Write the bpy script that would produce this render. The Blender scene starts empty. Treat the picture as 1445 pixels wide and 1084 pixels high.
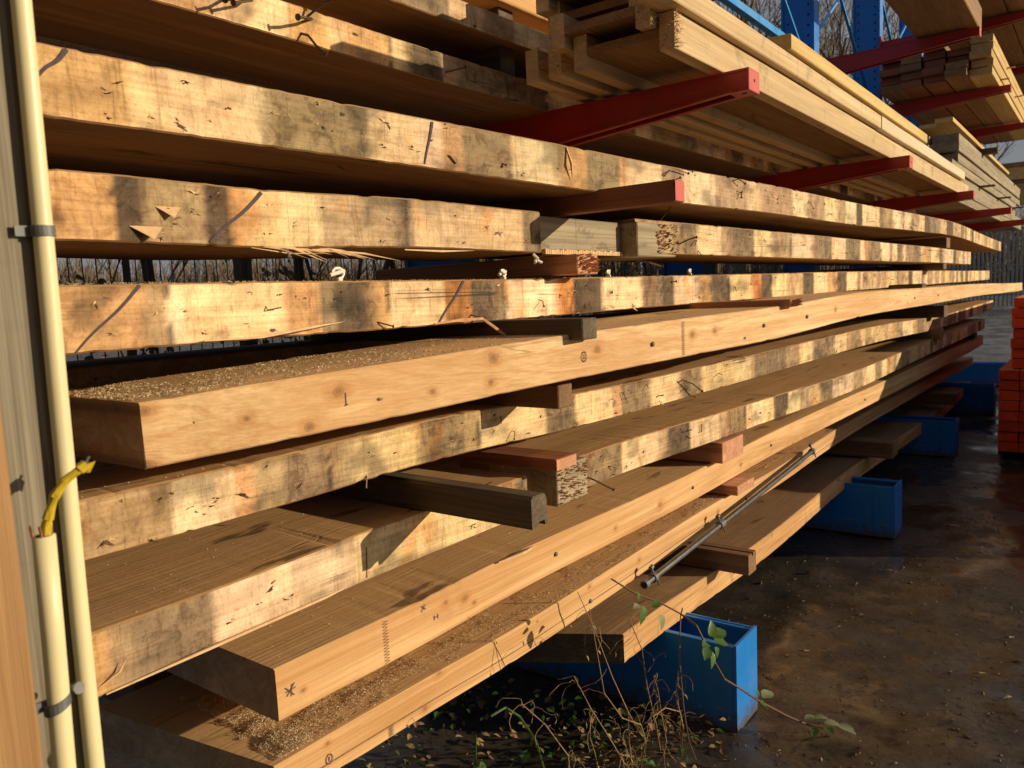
import bpy, bmesh, math, random
from math import radians, sin, cos, pi, sqrt, exp
from mathutils import Vector, Matrix
S = bpy.context.scene
COL = S.collection
# ------------------------------------------------------------------ camera
cam = bpy.data.objects.new('camera', bpy.data.cameras.new('camera'))
COL.objects.link(cam); S.camera = cam
cam.data.sensor_fit = 'HORIZONTAL'; cam.data.sensor_width = 36
cam.data.lens = 36 * 1113.01 / 1445
cam.data.clip_start = .03; cam.data.clip_end = 900
_r = Vector((0.800449, 0.597592, -0.046534)); _d = Vector((0.029141, -0.116340, -0.992782)); _f = Vector((-0.598692, 0.793315, -0.110538))
cam.matrix_world = Matrix(((_r.x, -_d.x, -_f.x, 0), (_r.y, -_d.y, -_f.y, 0), (_r.z, -_d.z, -_f.z, 1.3), (0, 0, 0, 1)))
cam.data.dof.use_dof = True; cam.data.dof.focus_distance = 2.0; cam.data.dof.aperture_fstop = 9
# ------------------------------------------------------------------ sky, sun, exposure
SUN = Vector((1, .57, .275)).normalized()
W = bpy.data.worlds.new('World'); S.world = W; W.use_nodes = True
wt = W.node_tree; wt.nodes.clear()
def wn(t): return wt.nodes.new(t)
sky = wn('ShaderNodeTexSky'); sky.sky_type = 'NISHITA'; sky.sun_disc = False
sky.sun_elevation = math.asin(SUN.z); sky.sun_rotation = math.atan2(SUN.x, SUN.y)
sky.air_density = 1.2; sky.dust_density = 1.5
tcw = wn('ShaderNodeTexCoord'); mp = wn('ShaderNodeMapping'); mp.inputs['Scale'].default_value = (1, 1, 3.2)
nz = wn('ShaderNodeTexNoise'); nz.inputs['Scale'].default_value = 2.3; nz.inputs['Detail'].default_value = 8; nz.inputs['Roughness'].default_value = .55
rp = wn('ShaderNodeValToRGB'); rp.color_ramp.elements[0].position = .38; rp.color_ramp.elements[1].position = .62
rp.color_ramp.elements[0].color = (0.35,) * 3 + (1,); rp.color_ramp.elements[1].color = (.95,) * 3 + (1,)
nz2 = wn('ShaderNodeTexNoise'); nz2.inputs['Scale'].default_value = 5; nz2.inputs['Detail'].default_value = 6
rp2 = wn('ShaderNodeValToRGB'); rp2.color_ramp.elements[0].color = (4.5, 4.75, 5.8, 1); rp2.color_ramp.elements[1].color = (7.4, 7.5, 8.1, 1)
rp2.color_ramp.elements[0].position = .35; rp2.color_ramp.elements[1].position = .7
mx = wn('ShaderNodeMixRGB'); bg = wn('ShaderNodeBackground'); wo = wn('ShaderNodeOutputWorld')
bg.inputs['Strength'].default_value = .05
L = wt.links.new
L(tcw.outputs['Generated'], mp.inputs['Vector']); L(mp.outputs[0], nz.inputs['Vector']); L(mp.outputs[0], nz2.inputs['Vector'])
L(nz.outputs['Fac'], rp.inputs[0]); L(nz2.outputs['Fac'], rp2.inputs[0])
L(rp.outputs[0], mx.inputs[0]); L(sky.outputs[0], mx.inputs[1]); L(rp2.outputs[0], mx.inputs[2])
L(mx.outputs[0], bg.inputs[0]); L(bg.outputs[0], wo.inputs[0])
sd = bpy.data.lights.new('sun', 'SUN'); sd.energy = 5.0; sd.angle = radians(.5); sd.color = (1, .80, .52)
so = bpy.data.objects.new('sun', sd); COL.objects.link(so)
so.rotation_euler = (-SUN).to_track_quat('-Z', 'Y').to_euler()
S.view_settings.view_transform = 'Standard'; S.view_settings.look = 'None'
S.view_settings.exposure = -.1; S.view_settings.gamma = 1; S.view_settings.use_curve_mapping = False
S.render.engine = 'CYCLES'
# ------------------------------------------------------------------ helpers
def rnd(a, b, r=random): return r.uniform(a, b)
def tag(o, label=None, cat=None, group=None, kind=None):
    if label: o['label'] = label
    if cat: o['category'] = cat
    if group: o['group'] = group
    if kind: o['kind'] = kind
    return o
def empty(name, loc=(0, 0, 0)):
    o = bpy.data.objects.new(name, None); COL.objects.link(o); o.location = loc; o.empty_display_size = .05
    return o
class MB:
    """collects verts and faces, becomes ONE mesh object"""
    def __init__(s): s.v = []; s.f = []; s.m = []; s.c = []
    def add(s, vs, fs, mi=0, col=None):
        b = len(s.v); s.v += [tuple(p) for p in vs]
        for f in fs: s.f.append([b + i for i in f]); s.m.append(mi); s.c.append(col)
    def box(s, a, b, mi=0, bev=0):
        x0, y0, z0 = a; x1, y1, z1 = b
        if not bev:
            s.add([(x0,y0,z0),(x1,y0,z0),(x1,y1,z0),(x0,y1,z0),(x0,y0,z1),(x1,y0,z1),(x1,y1,z1),(x0,y1,z1)],
                  [(0,3,2,1),(4,5,6,7),(0,1,5,4),(1,2,6,5),(2,3,7,6),(3,0,4,7)], mi); return
        vs = []; idx = {}
        for i, x in enumerate((x0, x1)):
            for j, y in enumerate((y0, y1)):
                for k, z in enumerate((z0, z1)):
                    dx = bev if i == 0 else -bev; dy = bev if j == 0 else -bev; dz = bev if k == 0 else -bev
                    idx[i,j,k] = len(vs); vs += [(x, y+dy, z+dz), (x+dx, y, z+dz), (x+dx, y+dy, z)]
        I = lambda i,j,k,a: idx[i,j,k] + a
        fs = []
        for i in (0, 1): fs.append([I(i,0,0,0), I(i,1,0,0), I(i,1,1,0), I(i,0,1,0)][::(-1 if i == 0 else 1)])
        for j in (0, 1): fs.append([I(0,j,0,1), I(0,j,1,1), I(1,j,1,1), I(1,j,0,1)][::(-1 if j == 0 else 1)])
        for k in (0, 1): fs.append([I(0,0,k,2), I(1,0,k,2), I(1,1,k,2), I(0,1,k,2)][::(-1 if k == 0 else 1)])
        for j in (0,1):
            for k in (0,1): fs.append([I(0,j,k,1), I(1,j,k,1), I(1,j,k,2), I(0,j,k,2)])
        for i in (0,1):
            for k in (0,1): fs.append([I(i,0,k,0), I(i,1,k,0), I(i,1,k,2), I(i,0,k,2)])
        for i in (0,1):
            for j in (0,1): fs.append([I(i,j,0,0), I(i,j,1,0), I(i,j,1,1), I(i,j,0,1)])
        for i in (0,1):
            for j in (0,1):
                for k in (0,1): fs.append([I(i,j,k,0), I(i,j,k,1), I(i,j,k,2)])
        s.add(vs, fs, mi)
    def tube(s, pts, rad, n=6, mi=0, cap=True):
        pts = [Vector(p) for p in pts]
        if not isinstance(rad, (list, tuple)): rad = [rad] * len(pts)
        vs = []; up = None
        for i, p in enumerate(pts):
            t = (pts[min(i+1, len(pts)-1)] - pts[max(i-1, 0)])
            if t.length < 1e-9: t = Vector((0, 0, 1))
            t.normalize()
            if up is None: up = t.orthogonal().normalized()
            up = (up - t * up.dot(t))
            if up.length < 1e-5: up = t.orthogonal()
            up.normalize(); w = t.cross(up)
            for k in range(n):
                a = 2*pi*k/n; vs.append(p + (up*cos(a) + w*sin(a))*rad[i])
        fs = []
        for i in range(len(pts)-1):
            for k in range(n):
                fs.append((i*n+k, i*n+(k+1)%n, (i+1)*n+(k+1)%n, (i+1)*n+k))
        if cap: fs.append(tuple(range(n))[::-1]); fs.append(tuple(range((len(pts)-1)*n, len(pts)*n)))
        s.add(vs, fs, mi)
    def build(s, name, mats, parent=None, smooth=False, org=None, fix=True):
        me = bpy.data.meshes.new(name)
        if org is None and s.v:
            n = len(s.v); org = (sum(v[0] for v in s.v)/n, sum(v[1] for v in s.v)/n, min(v[2] for v in s.v))
        org = Vector(org or (0, 0, 0))
        me.from_pydata([tuple(Vector(v)-org) for v in s.v], [], s.f)
        if not isinstance(mats, (list, tuple)): mats = [mats]
        for m in mats: me.materials.append(m)
        me.polygons.foreach_set('material_index', s.m)
        if any(c is not None for c in s.c):
            ca = me.color_attributes.new('band', 'FLOAT_COLOR', 'CORNER'); d = []
            for f, c in zip(s.f, s.c): d += list(c or (0, 0, 0, 0)) * len(f)
            ca.data.foreach_set('color', d)
        if smooth: me.polygons.foreach_set('use_smooth', [True]*len(s.f))
        if fix:
            bm = bmesh.new(); bm.from_mesh(me); bmesh.ops.recalc_face_normals(bm, faces=bm.faces); bm.to_mesh(me); bm.free()
        me.update()
        o = bpy.data.objects.new(name, me); COL.objects.link(o)
        if parent is not None:
            w = Vector((0, 0, 0)); q = parent
            while q is not None: w += q.location; q = q.parent
            o.parent = parent; o.location = org - w
        else: o.location = org
        return o
# ------------------------------------------------------------------ materials
def mat(name):
    m = bpy.data.materials.new(name); m.use_nodes = True; nt = m.node_tree
    return m, nt, nt.nodes['Principled BSDF']
class NT:
    def __init__(s, nt): s.nt = nt
    def n(s, t, **k):
        o = s.nt.nodes.new(t)
        for a, b in k.items(): setattr(o, a, b)
        return o
    def l(s, a, b): s.nt.links.new(a, b)
    def mapping(s, src, scale):
        m = s.n('ShaderNodeMapping'); m.inputs['Scale'].default_value = scale; s.l(src, m.inputs['Vector']); return m.outputs[0]
    def noise(s, v, sc, det=4, ro=.55, dist=0):
        o = s.n('ShaderNodeTexNoise'); o.inputs['Scale'].default_value = sc; o.inputs['Detail'].default_value = det
        o.inputs['Roughness'].default_value = ro; o.inputs['Distortion'].default_value = dist; s.l(v, o.inputs['Vector']); return o.outputs['Fac']
    def voro(s, v, sc, feat='F1', rand=1):
        o = s.n('ShaderNodeTexVoronoi', feature=feat); o.inputs['Scale'].default_value = sc; o.inputs['Randomness'].default_value = rand
        s.l(v, o.inputs['Vector']); return o
    def math(s, op, a, b=None, c=None, clamp=False):
        o = s.n('ShaderNodeMath', operation=op); o.use_clamp = clamp
        for i, x in enumerate((a, b, c)):
            if x is None: continue
            if isinstance(x, (int, float)): o.inputs[i].default_value = x
            else: s.l(x, o.inputs[i])
        return o.outputs[0]
    def rng(s, v, a, b, c=0, d=1, smooth=True):
        o = s.n('ShaderNodeMapRange'); o.interpolation_type = 'SMOOTHSTEP' if smooth else 'LINEAR'
        s.l(v, o.inputs['Value'])
        for i, x in zip((1, 2, 3, 4), (a, b, c, d)): o.inputs[i].default_value = x
        return o.outputs[0]
    def mix(s, f, a, b, mode='MIX'):
        o = s.n('ShaderNodeMixRGB', blend_type=mode)
        for i, x in enumerate((f, a, b)):
            if isinstance(x, (int, float)): o.inputs[i].default_value = x
            elif isinstance(x, tuple): o.inputs[i].default_value = x + ((1,) if len(x) == 3 else ())
            else: s.l(x, o.inputs[i])
        return o.outputs[0]
    def bump(s, h, st, dist=.002, nrm=None):
        o = s.n('ShaderNodeBump'); o.inputs['Strength'].default_value = st; o.inputs['Distance'].default_value = dist
        s.l(h, o.inputs['Height'])
        if nrm is not None: s.l(nrm, o.inputs['Normal'])
        return o.outputs[0]
def wood(name, light, dark, top=None, topf=.75, stain=.3, knot=0, axis='Y', grain=1., rough=.7, crack=.5, bandmix=0, staincol=(.055, .045, .035), knots=(), ringw=.45, ringk=17., jit=.16):
    """sawn timber; grain runs along the object's own axis, knots, cracks, stains and grime as surface marks"""
    m, nt, P = mat(name); t = NT(nt)
    tc = t.n('ShaderNodeTexCoord'); oi = t.n('ShaderNodeObjectInfo')
    cmb = t.n('ShaderNodeCombineXYZ')
    t.l(t.math('MULTIPLY', oi.outputs['Random'], 37.), cmb.inputs[0]); t.l(t.math('MULTIPLY', oi.outputs['Random'], 11.), cmb.inputs[1]); t.l(t.math('MULTIPLY', oi.outputs['Random'], 53.), cmb.inputs[2])
    va = t.n('ShaderNodeVectorMath', operation='ADD'); t.l(tc.outputs['Object'], va.inputs[0]); t.l(cmb.outputs[0], va.inputs[1])
    co = va.outputs[0]; kd = None
    if knots:
        gp = t.n('ShaderNodeNewGeometry'); sp = t.n('ShaderNodeSeparateXYZ'); t.l(gp.outputs['Position'], sp.inputs[0]); shift = None
        wb = t.math('MULTIPLY', t.math('SUBTRACT', t.noise(gp.outputs['Position'], 75, 4), .5), 1.3)
        for (ky, kz, kr) in knots:
            dy = t.math('SUBTRACT', sp.outputs[1], ky); dz = t.math('SUBTRACT', sp.outputs[2], kz)
            r2 = t.math('SQRT', t.math('ADD', t.math('MULTIPLY', t.math('MULTIPLY', dy, dy), .62), t.math('MULTIPLY', dz, dz)))
            nd = t.math('DIVIDE', r2, kr)
            kd = nd if kd is None else t.math('MINIMUM', kd, nd)
            f_ = t.math('MULTIPLY', dz, t.math('EXPONENT', t.math('MULTIPLY', t.math('MULTIPLY', nd, nd), -.16)))
            shift = f_ if shift is None else t.math('ADD', shift, f_)
        kd = t.math('ADD', kd, wb)
        sh_ = t.n('ShaderNodeCombineXYZ'); t.l(t.math('MULTIPLY', shift, -.62), sh_.inputs[2])
        vb = t.n('ShaderNodeVectorMath', operation='ADD'); t.l(co, vb.inputs[0]); t.l(sh_.outputs[0], vb.inputs[1]); co = vb.outputs[0]
    def ax(a, l, b=None):
        b = b or a
        return {'Y': (a, l, b), 'X': (l, a, b), 'Z': (a, b, l)}[axis]
    warp = t.noise(t.mapping(co, ax(5, 1.3)), 1, 2)
    fine = t.rng(t.noise(t.mapping(co, ax(150, 2.6, 210)), 1, 4, .6), .36, .64, 0, 1, False)
    ringc = t.mapping(co, ax(9, .42, 11))
    r1 = t.noise(ringc, 1, 1.5, .4)
    ring = t.math('FRACT', t.math('MULTIPLY', r1, ringk))
    ring = t.math('POWER', t.math('ABSOLUTE', t.math('SUBTRACT', t.math('MULTIPLY', ring, 2.), 1.)), 2.2)
    g = t.math('ADD', t.math('MULTIPLY', fine, 1.-ringw), t.math('MULTIPLY', ring, ringw))
    col = t.mix(t.math('MULTIPLY', g, grain, clamp=True), light, dark)
    big = t.noise(t.mapping(co, ax(6, 1.4)), 1, 3)
    col = t.mix(t.rng(big, .35, .7, 0, .45), col, dark)
    stk = t.noise(t.mapping(co, ax(16, .55, 26)), 1, 4, .55)
    col = t.mix(t.rng(stk, .50, .66, 0, .5), col, dark)
    col = t.mix(t.rng(stk, .46, .34, 0, .45), col, tuple(min(.95, c*1.22) for c in light))
    geo = t.n('ShaderNodeNewGeometry'); sx = t.n('ShaderNodeSeparateXYZ'); t.l(geo.outputs['Normal'], sx.inputs[0])
    if bandmix:
        at = t.n('ShaderNodeAttribute', attribute_name='band')
        bc = t.mix(t.math('MULTIPLY', g, .55), at.outputs['Color'], (.50, .40, .30), 'MULTIPLY')
        inv = t.math('SUBTRACT', 1., at.outputs['Alpha'])
        mott = t.noise(co, 30, 8, .72, .8)
        bc = t.mix(t.math('MULTIPLY', t.rng(mott, .47, .62, 0, 1), t.math('MULTIPLY', inv, 1.5, clamp=True)), bc, (.46, .39, .33), 'MULTIPLY')
        sm = t.noise(t.mapping(co, ax(7, 11)), 1, 6, .65, 1.4)
        bc = t.mix(t.rng(sm, .50, .68, 0, .75), bc, (.62, .55, .47), 'MULTIPLY')
        bc = t.mix(t.rng(sm, .46, .32, 0, .5), bc, (1.22, 1.2, 1.12), 'MULTIPLY')
        edge = t.noise(t.mapping(co, ax(30, 9, 5)), 1, 4)
        bc = t.mix(t.rng(edge, .58, .70, 0, .7), bc, (1., .70, .46), 'MULTIPLY')
        vs_ = t.noise(t.mapping(co, ax(4, 95, 7)), 1, 5, .65, 1.1)
        bc = t.mix(t.rng(vs_, .52, .72, 0, .7), bc, (.52, .45, .38), 'MULTIPLY')
        hs_ = t.noise(t.mapping(co, ax(5, 5, 95)), 1, 4, .6)
        bc = t.mix(t.rng(hs_, .58, .75, 0, .5), bc, (.6, .52, .44), 'MULTIPLY')
        sp_ = t.noise(co, 170, 4, .75)
        bc = t.mix(t.rng(sp_, .50, .68, 0, .55), bc, (.55, .48, .40), 'MULTIPLY')
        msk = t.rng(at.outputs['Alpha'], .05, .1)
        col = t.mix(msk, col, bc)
    if stain:
        st = t.noise(co, 9, 6, .62, .8)
        col = t.mix(t.rng(st, .56, .74, 0, stain), col, staincol)
        st2 = t.noise(t.mapping(co, ax(14, 60, 3)), 1, 3, .5)
        col = t.mix(t.rng(st2, .62, .8, 0, stain*.9), col, (.12, .09, .06))
    h = fine
    if knot:
        vk = t.voro(t.mapping(co, ax(.8, 5.2, 7.5)), 1)
        sel = t.n('ShaderNodeSeparateColor'); t.l(vk.outputs['Color'], sel.inputs[0])
        on = t.rng(sel.outputs[0], .5, .52)
        wob = t.math('ADD', vk.outputs['Distance'], t.math('MULTIPLY', t.math('SUBTRACT', warp, .5), .12))
        k = t.math('MULTIPLY', t.rng(wob, .085, .12, 1, 0), on)
        halo = t.math('MULTIPLY', t.rng(wob, .10, .34, .75, 0), on)
        col = t.mix(t.math('MULTIPLY', halo, knot), col, (.42, .17, .05))
        kr = t.math('FRACT', t.math('MULTIPLY', wob, 42.))
        col = t.mix(t.math('MULTIPLY', k, .85*knot), col, t.mix(kr, (.20, .085, .03), (.33, .18, .09)))
    if knots:
        col = t.mix(t.rng(kd, .8, 3.4, .55, 0), col, (.46, .20, .06))
        kf = t.math('FRACT', t.math('MULTIPLY', kd, 3.3))
        col = t.mix(t.rng(kd, .3, 1.25, .85, 0), col, t.mix(kf, (.17, .075, .035), (.34, .19, .10)))
        col = t.mix(t.math('MULTIPLY', t.rng(kd, .86, .98), t.rng(kd, .98, 1.15, .35, 0)), col, (.07, .03, .012))
    if crack:
        ck = t.noise(t.mapping(co, ax(5, .22, 24)), 1, 2, .4)
        ckm = t.math('MULTIPLY', t.rng(t.math('ABSOLUTE', t.math('SUBTRACT', ck, .5)), .0008, .005, 1, 0), t.rng(t.noise(co, 2.6, 2), .52, .60))
        col = t.mix(t.math('MULTIPLY', ckm, crack), col, (.03, .018, .01))
    # nail holes and small gouges
    vh = t.voro(t.mapping(co, ax(17, 7, 17)), 1)
    sh = t.n('ShaderNodeSeparateColor'); t.l(vh.outputs['Color'], sh.inputs[0])
    hole = t.math('MULTIPLY', t.rng(t.math('ADD', vh.outputs['Distance'], t.math('MULTIPLY', t.noise(co, 90, 2), .10)), .085, .125, 1, 0), t.rng(sh.outputs[1], .60, .61))
    col = t.mix(t.math('MULTIPLY', hole, .9), col, (.018, .012, .008))
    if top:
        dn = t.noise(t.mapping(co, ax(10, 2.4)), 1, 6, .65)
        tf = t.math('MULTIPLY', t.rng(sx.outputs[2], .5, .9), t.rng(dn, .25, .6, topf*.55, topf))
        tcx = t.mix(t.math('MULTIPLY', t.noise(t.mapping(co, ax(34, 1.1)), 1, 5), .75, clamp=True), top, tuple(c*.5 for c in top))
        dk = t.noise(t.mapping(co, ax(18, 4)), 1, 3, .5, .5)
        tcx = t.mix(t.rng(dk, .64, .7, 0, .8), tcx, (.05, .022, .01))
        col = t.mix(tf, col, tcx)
    hv = t.n('ShaderNodeHueSaturation'); t.l(t.math('MULTIPLY_ADD', t.math('FRACT', t.math('MULTIPLY', oi.outputs['Random'], 7.3)), jit, 1-jit/2), hv.inputs['Value']); t.l(col, hv.inputs['Color']); col = hv.outputs[0]
    t.l(col, P.inputs['Base Color'])
    P.inputs['Roughness'].default_value = rough
    P.inputs['Specular IOR Level'].default_value = .3
    hh = t.math('SUBTRACT', t.math('ADD', h, t.math('MULTIPLY', t.noise(co, 70, 5, .7), .8)), t.math('MULTIPLY', hole, 2.5))
    if crack: hh = t.math('SUBTRACT', hh, t.math('MULTIPLY', ckm, 1.5))
    t.l(t.bump(hh, .38, .0014), P.inputs['Normal'])
    return m
def paint(name, colr, wear=(.25, .2, .18), rough=.35, dirt=.4, wearf=.6, metal=0, scratch=.7, mud=0):
    m, nt, P = mat(name); t = NT(nt); tc = t.n('ShaderNodeTexCoord'); co = tc.outputs['Object']
    n1 = t.noise(co, 6, 6, .65); n2 = t.noise(co, 35, 5, .7)
    c = t.mix(t.rng(n1, .4, .75, 0, dirt), colr, tuple(x*.45+.015 for x in colr))
    c = t.mix(t.rng(n2, .68, .74, 0, wearf), c, wear)
    vr = t.noise(t.mapping(co, (9, 9, 1.2)), 1, 4)
    c = t.mix(t.rng(vr, .55, .8, 0, dirt*.6), c, (.09, .075, .055))
    sc = t.noise(t.mapping(co, (3, 60, 60)), 1, 3, .6)
    c = t.mix(t.math('MULTIPLY', t.rng(sc, .62, .68, 0, scratch), t.rng(n1, .45, .6)), c, wear)
    if mud:
        gp = t.n('ShaderNodeNewGeometry'); sp = t.n('ShaderNodeSeparateXYZ'); t.l(gp.outputs['Position'], sp.inputs[0])
        mz = t.math('ADD', sp.outputs[2], t.math('MULTIPLY', t.math('SUBTRACT', t.noise(gp.outputs['Position'], 30, 6, .7), .5), .22))
        c = t.mix(t.rng(mz, .0, .07, .85, 0), c, (.09, .065, .04))
    t.l(c, P.inputs['Base Color']); P.inputs['Roughness'].default_value = rough; P.inputs['Metallic'].default_value = metal
    t.l(t.rng(n1, .3, .7, rough*.8, min(1, rough*1.6)), P.inputs['Roughness'])
    t.l(t.bump(n2, .15, .001), P.inputs['Normal'])
    return m
def plain(name, c, rough=.6, metal=0, var=.3, sc=20, trans=0):
    m, nt, P = mat(name); t = NT(nt); tc = t.n('ShaderNodeTexCoord'); oi = t.n('ShaderNodeObjectInfo')
    n1 = t.noise(tc.outputs['Object'], sc, 4)
    t.l(t.mix(t.rng(n1, .3, .7, 0, var), c, tuple(x*.4 for x in c)), P.inputs['Base Color'])
    P.inputs['Roughness'].default_value = rough; P.inputs['Metallic'].default_value = metal
    return m
# beam lines (front top edge) and stain bands, in metres
PATH = {
    'B2': [(-1.15, 0.513, 1.666), (-1.143, 0.658, 1.667), (-1.136, 0.84, 1.666), (-1.13, 1.051, 1.668), (-1.02, 1.549, 1.644), (-0.971, 2.054, 1.635), (-0.93, 2.725, 1.64), (-0.88, 3.749, 1.634), (-0.873, 6.341, 1.683), (-0.87, 9.536, 1.614)],
    'B3': [(-1.16, 0.51, 1.502), (-1.15, 0.636, 1.501), (-1.138, 0.825, 1.495), (-1.12, 1.219, 1.506), (-1.096, 1.482, 1.499), (-1.05, 2.276, 1.5), (-0.991, 2.898, 1.495), (-0.93, 3.963, 1.488), (-0.87, 6.059, 1.482), (-0.85, 7.361, 1.478)],
    'B4': [(-1.15, 0.509, 1.344), (-1.143, 0.814, 1.345), (-1.14, 1.03, 1.343), (-1.134, 1.521, 1.34), (-1.129, 2.163, 1.342), (-1.063, 3.104, 1.342), (-1.02, 4.192, 1.345), (-0.98, 6.088, 1.341), (-1.0, 9.221, 1.335)],
    'B5': [(-1.12, 0.576, 1.17), (-1.05, 0.733, 1.184), (-0.98, 1.104, 1.198), (-0.944, 1.275, 1.208), (-0.88, 1.679, 1.218), (-0.833, 2.063, 1.226), (-0.8, 2.442, 1.229), (-0.78, 3.325, 1.253), (-0.81, 5.04, 1.238), (-0.835, 7.965, 1.22), (-0.85, 11.439, 1.168)],
    'B6': [(-1.2, 0.529, 1.031), (-1.185, 0.814, 1.033), (-1.17, 1.258, 1.043), (-1.137, 1.785, 1.029), (-1.12, 2.192, 1.026), (-1.104, 2.513, 1.031), (-1.08, 3.144, 1.032), (-1.0, 4.654, 1.05), (-0.959, 6.561, 1.008), (-0.93, 9.186, 1.03)],
    'B7': [(-1.14, 0.492, 0.851), (-1.133, 0.76, 0.854), (-1.129, 0.977, 0.863), (-1.12, 1.826, 0.861), (-1.103, 2.085, 0.869), (-1.086, 2.412, 0.86), (-1.042, 3.258, 0.855), (-0.98, 4.029, 0.848), (-0.947, 5.681, 0.871), (-0.92, 8.296, 0.873)],
    'B8': [(-1.12, 0.778, 0.685), (-1.114, 1.165, 0.682), (-1.11, 1.439, 0.692), (-1.105, 2.078, 0.68), (-1.102, 2.658, 0.674), (-1.1, 3.192, 0.687), (-1.0, 4.112, 0.725), (-0.97, 6.065, 0.719), (-0.95, 8.589, 0.704)],
    'B9': [(-1.1, 0.749, 0.531), (-1.096, 1.132, 0.527), (-1.093, 1.402, 0.517), (-1.09, 2.038, 0.526), (-1.088, 2.572, 0.54), (-1.086, 3.295, 0.524), (-1.084, 4.176, 0.548), (-1.082, 5.566, 0.532), (-1.08, 9.791, 0.444)],
    'B10': [(-1.05, 1.874, 0.334), (-1.05, 2.197, 0.323), (-1.05, 3.041, 0.282), (-1.05, 4.319, 0.303), (-1.05, 5.915, 0.236), (-1.05, 7.284, 0.191)],
    'B1': [(-1.386, 1.148, 1.933), (-1.386, 1.443, 1.931), (-1.386, 1.71, 1.932), (-1.386, 2.292, 1.935)],
    'B0': [(-1.386, 1.67, 2.078), (-1.386, 1.913, 2.094)],
}
BANDS = {
    'B2': [(0.627, 'o'), (0.659, 'c'), (0.818, 'y'), (0.851, 'c'), (1.07, 'g'), (1.191, 'c'), (1.245, 'c'), (1.293, 'o'), (1.427, 'g'), (1.572, 'c'), (1.678, 'o'), (1.81, 'g'), (1.842, 'o'), (2.015, 'c'), (2.131, 't'), (2.329, 'c'), (2.56, 't'), (2.675, 'c'), (2.962, 't'), (3.122, 'c'), (3.307, 't'), (3.458, 'c')],
    'B3': [(0.594, 'o'), (0.635, 'd'), (0.729, 't'), (0.777, 'd'), (0.87, 'y'), (0.951, 'c'), (1.138, 't'), (1.177, 'd'), (1.338, 'c'), (1.526, 'y'), (1.583, 'g'), (2.291, 't'), (2.388, 'g'), (2.54, 'c'), (2.6, 't'), (2.789, 'g'), (2.941, 'c'), (3.13, 't'), (3.376, 'c'), (3.595, 'g'), (3.791, 'c')],
    'B4': [(0.617, 'o'), (0.656, 't'), (0.685, 'c'), (0.868, 'c'), (0.945, 'o'), (0.977, 'g'), (1.02, 'd'), (1.073, 'd'), (1.116, 'o'), (1.265, 'c'), (1.283, 'y'), (1.368, 'O'), (1.459, 'd'), (1.5, 'g'), (1.709, 'c'), (1.797, 'O'), (1.941, 'd'), (2.169, 'c'), (2.291, 'g'), (2.365, 'd'), (2.546, 'c'), (2.618, 'o'), (2.763, 'd'), (2.96, 'c'), (3.054, 'O'), (3.153, 'd'), (3.305, 'c'), (3.515, 'y'), (3.653, 'd'), (3.832, 'c'), (3.982, 'o'), (4.144, 'd'), (4.318, 'c')],
    'B6': [(0.657, 't'), (0.77, 'c'), (0.807, 'o'), (0.869, 't'), (0.968, 'g'), (1.034, 't'), (1.148, 'c'), (1.21, 'y'), (1.353, 'g'), (1.402, 't'), (1.654, 'c'), (1.787, 'g'), (1.98, 'c'), (2.018, 'o'), (2.195, 'g'), (2.388, 'c'), (2.543, 'g'), (2.84, 'y'), (2.988, 'c'), (3.338, 'g'), (3.498, 't'), (3.672, 'c'), (3.966, 'g')],
    'B7': [(0.51, 'o'), (0.543, 't'), (0.678, 'g'), (0.774, 'c'), (0.975, 'c'), (1.407, 'c'), (1.981, 'g'), (2.189, 'c'), (2.251, 't'), (2.405, 'd'), (2.622, 'c'), (2.693, 't'), (2.845, 'g'), (3.019, 'c'), (3.123, 'y'), (3.257, 'd'), (3.403, 'c'), (3.561, 't')],
}
# ------------------------------------------------------------------ palette
BC = {'c': (.92, .72, .455), 'y': (.82, .60, .34), 't': (.56, .40, .235), 'o': (.74, .45, .22), 'O': (.68, .30, .095),
      'g': (.345, .25, .15), 'd': (.165, .112, .068)}
M_stained = wood('stained_timber', (.34, .19, .085), (.19, .10, .042), jit=.08, top=(.80, .50, .235), bandmix=1, stain=.22, crack=.8)  # base tones darkened to paint shade into undersides and ends; bands are real stains
M_fresh = wood('orange_timber', (.74, .46, .21), (.48, .23, .08), top=(.6, .38, .18), stain=.06, knot=.9, crack=.35, grain=.85)
K5 = [(0.581, 1.16, 0.012), (0.578, 1.079, 0.014), (0.719, 1.13, 0.008), (0.817, 1.103, 0.012), (0.873, 1.155, 0.014), (0.633, 1.124, 0.007), (0.976, 1.13, 0.006), (1.065, 1.132, 0.008), (1.203, 1.134, 0.01), (1.212, 1.182, 0.016), (1.282, 1.173, 0.008), (1.522, 1.173, 0.013), (1.912, 1.18, 0.012), (2.029, 1.182, 0.01), (1.415, 1.153, 0.006), (3.028, 1.196, 0.012), (4.409, 1.175, 0.01)]
K8 = [(0.826, 0.623, 0.006), (1.203, 0.654, 0.009), (1.265, 0.641, 0.013), (1.296, 0.622, 0.007), (1.755, 0.641, 0.008), (1.927, 0.624, 0.009), (2.208, 0.625, 0.014), (2.889, 0.618, 0.012), (3.434, 0.604, 0.01), (1.057, 0.646, 0.005), (0.855, 0.514, 0.006), (1.151, 0.525, 0.011), (1.103, 0.466, 0.010), (1.454, 0.5, 0.008), (1.75, 0.511, 0.008), (2.033, 0.501, 0.009), (2.627, 0.499, 0.01)]
FR = dict(light=(.84, .60, .345), dark=(.54, .29, .115), top=(.80, .50, .235), stain=.06, knot=.15, crack=.3, grain=.9, ringw=.42, ringk=9., jit=.06)
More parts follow.
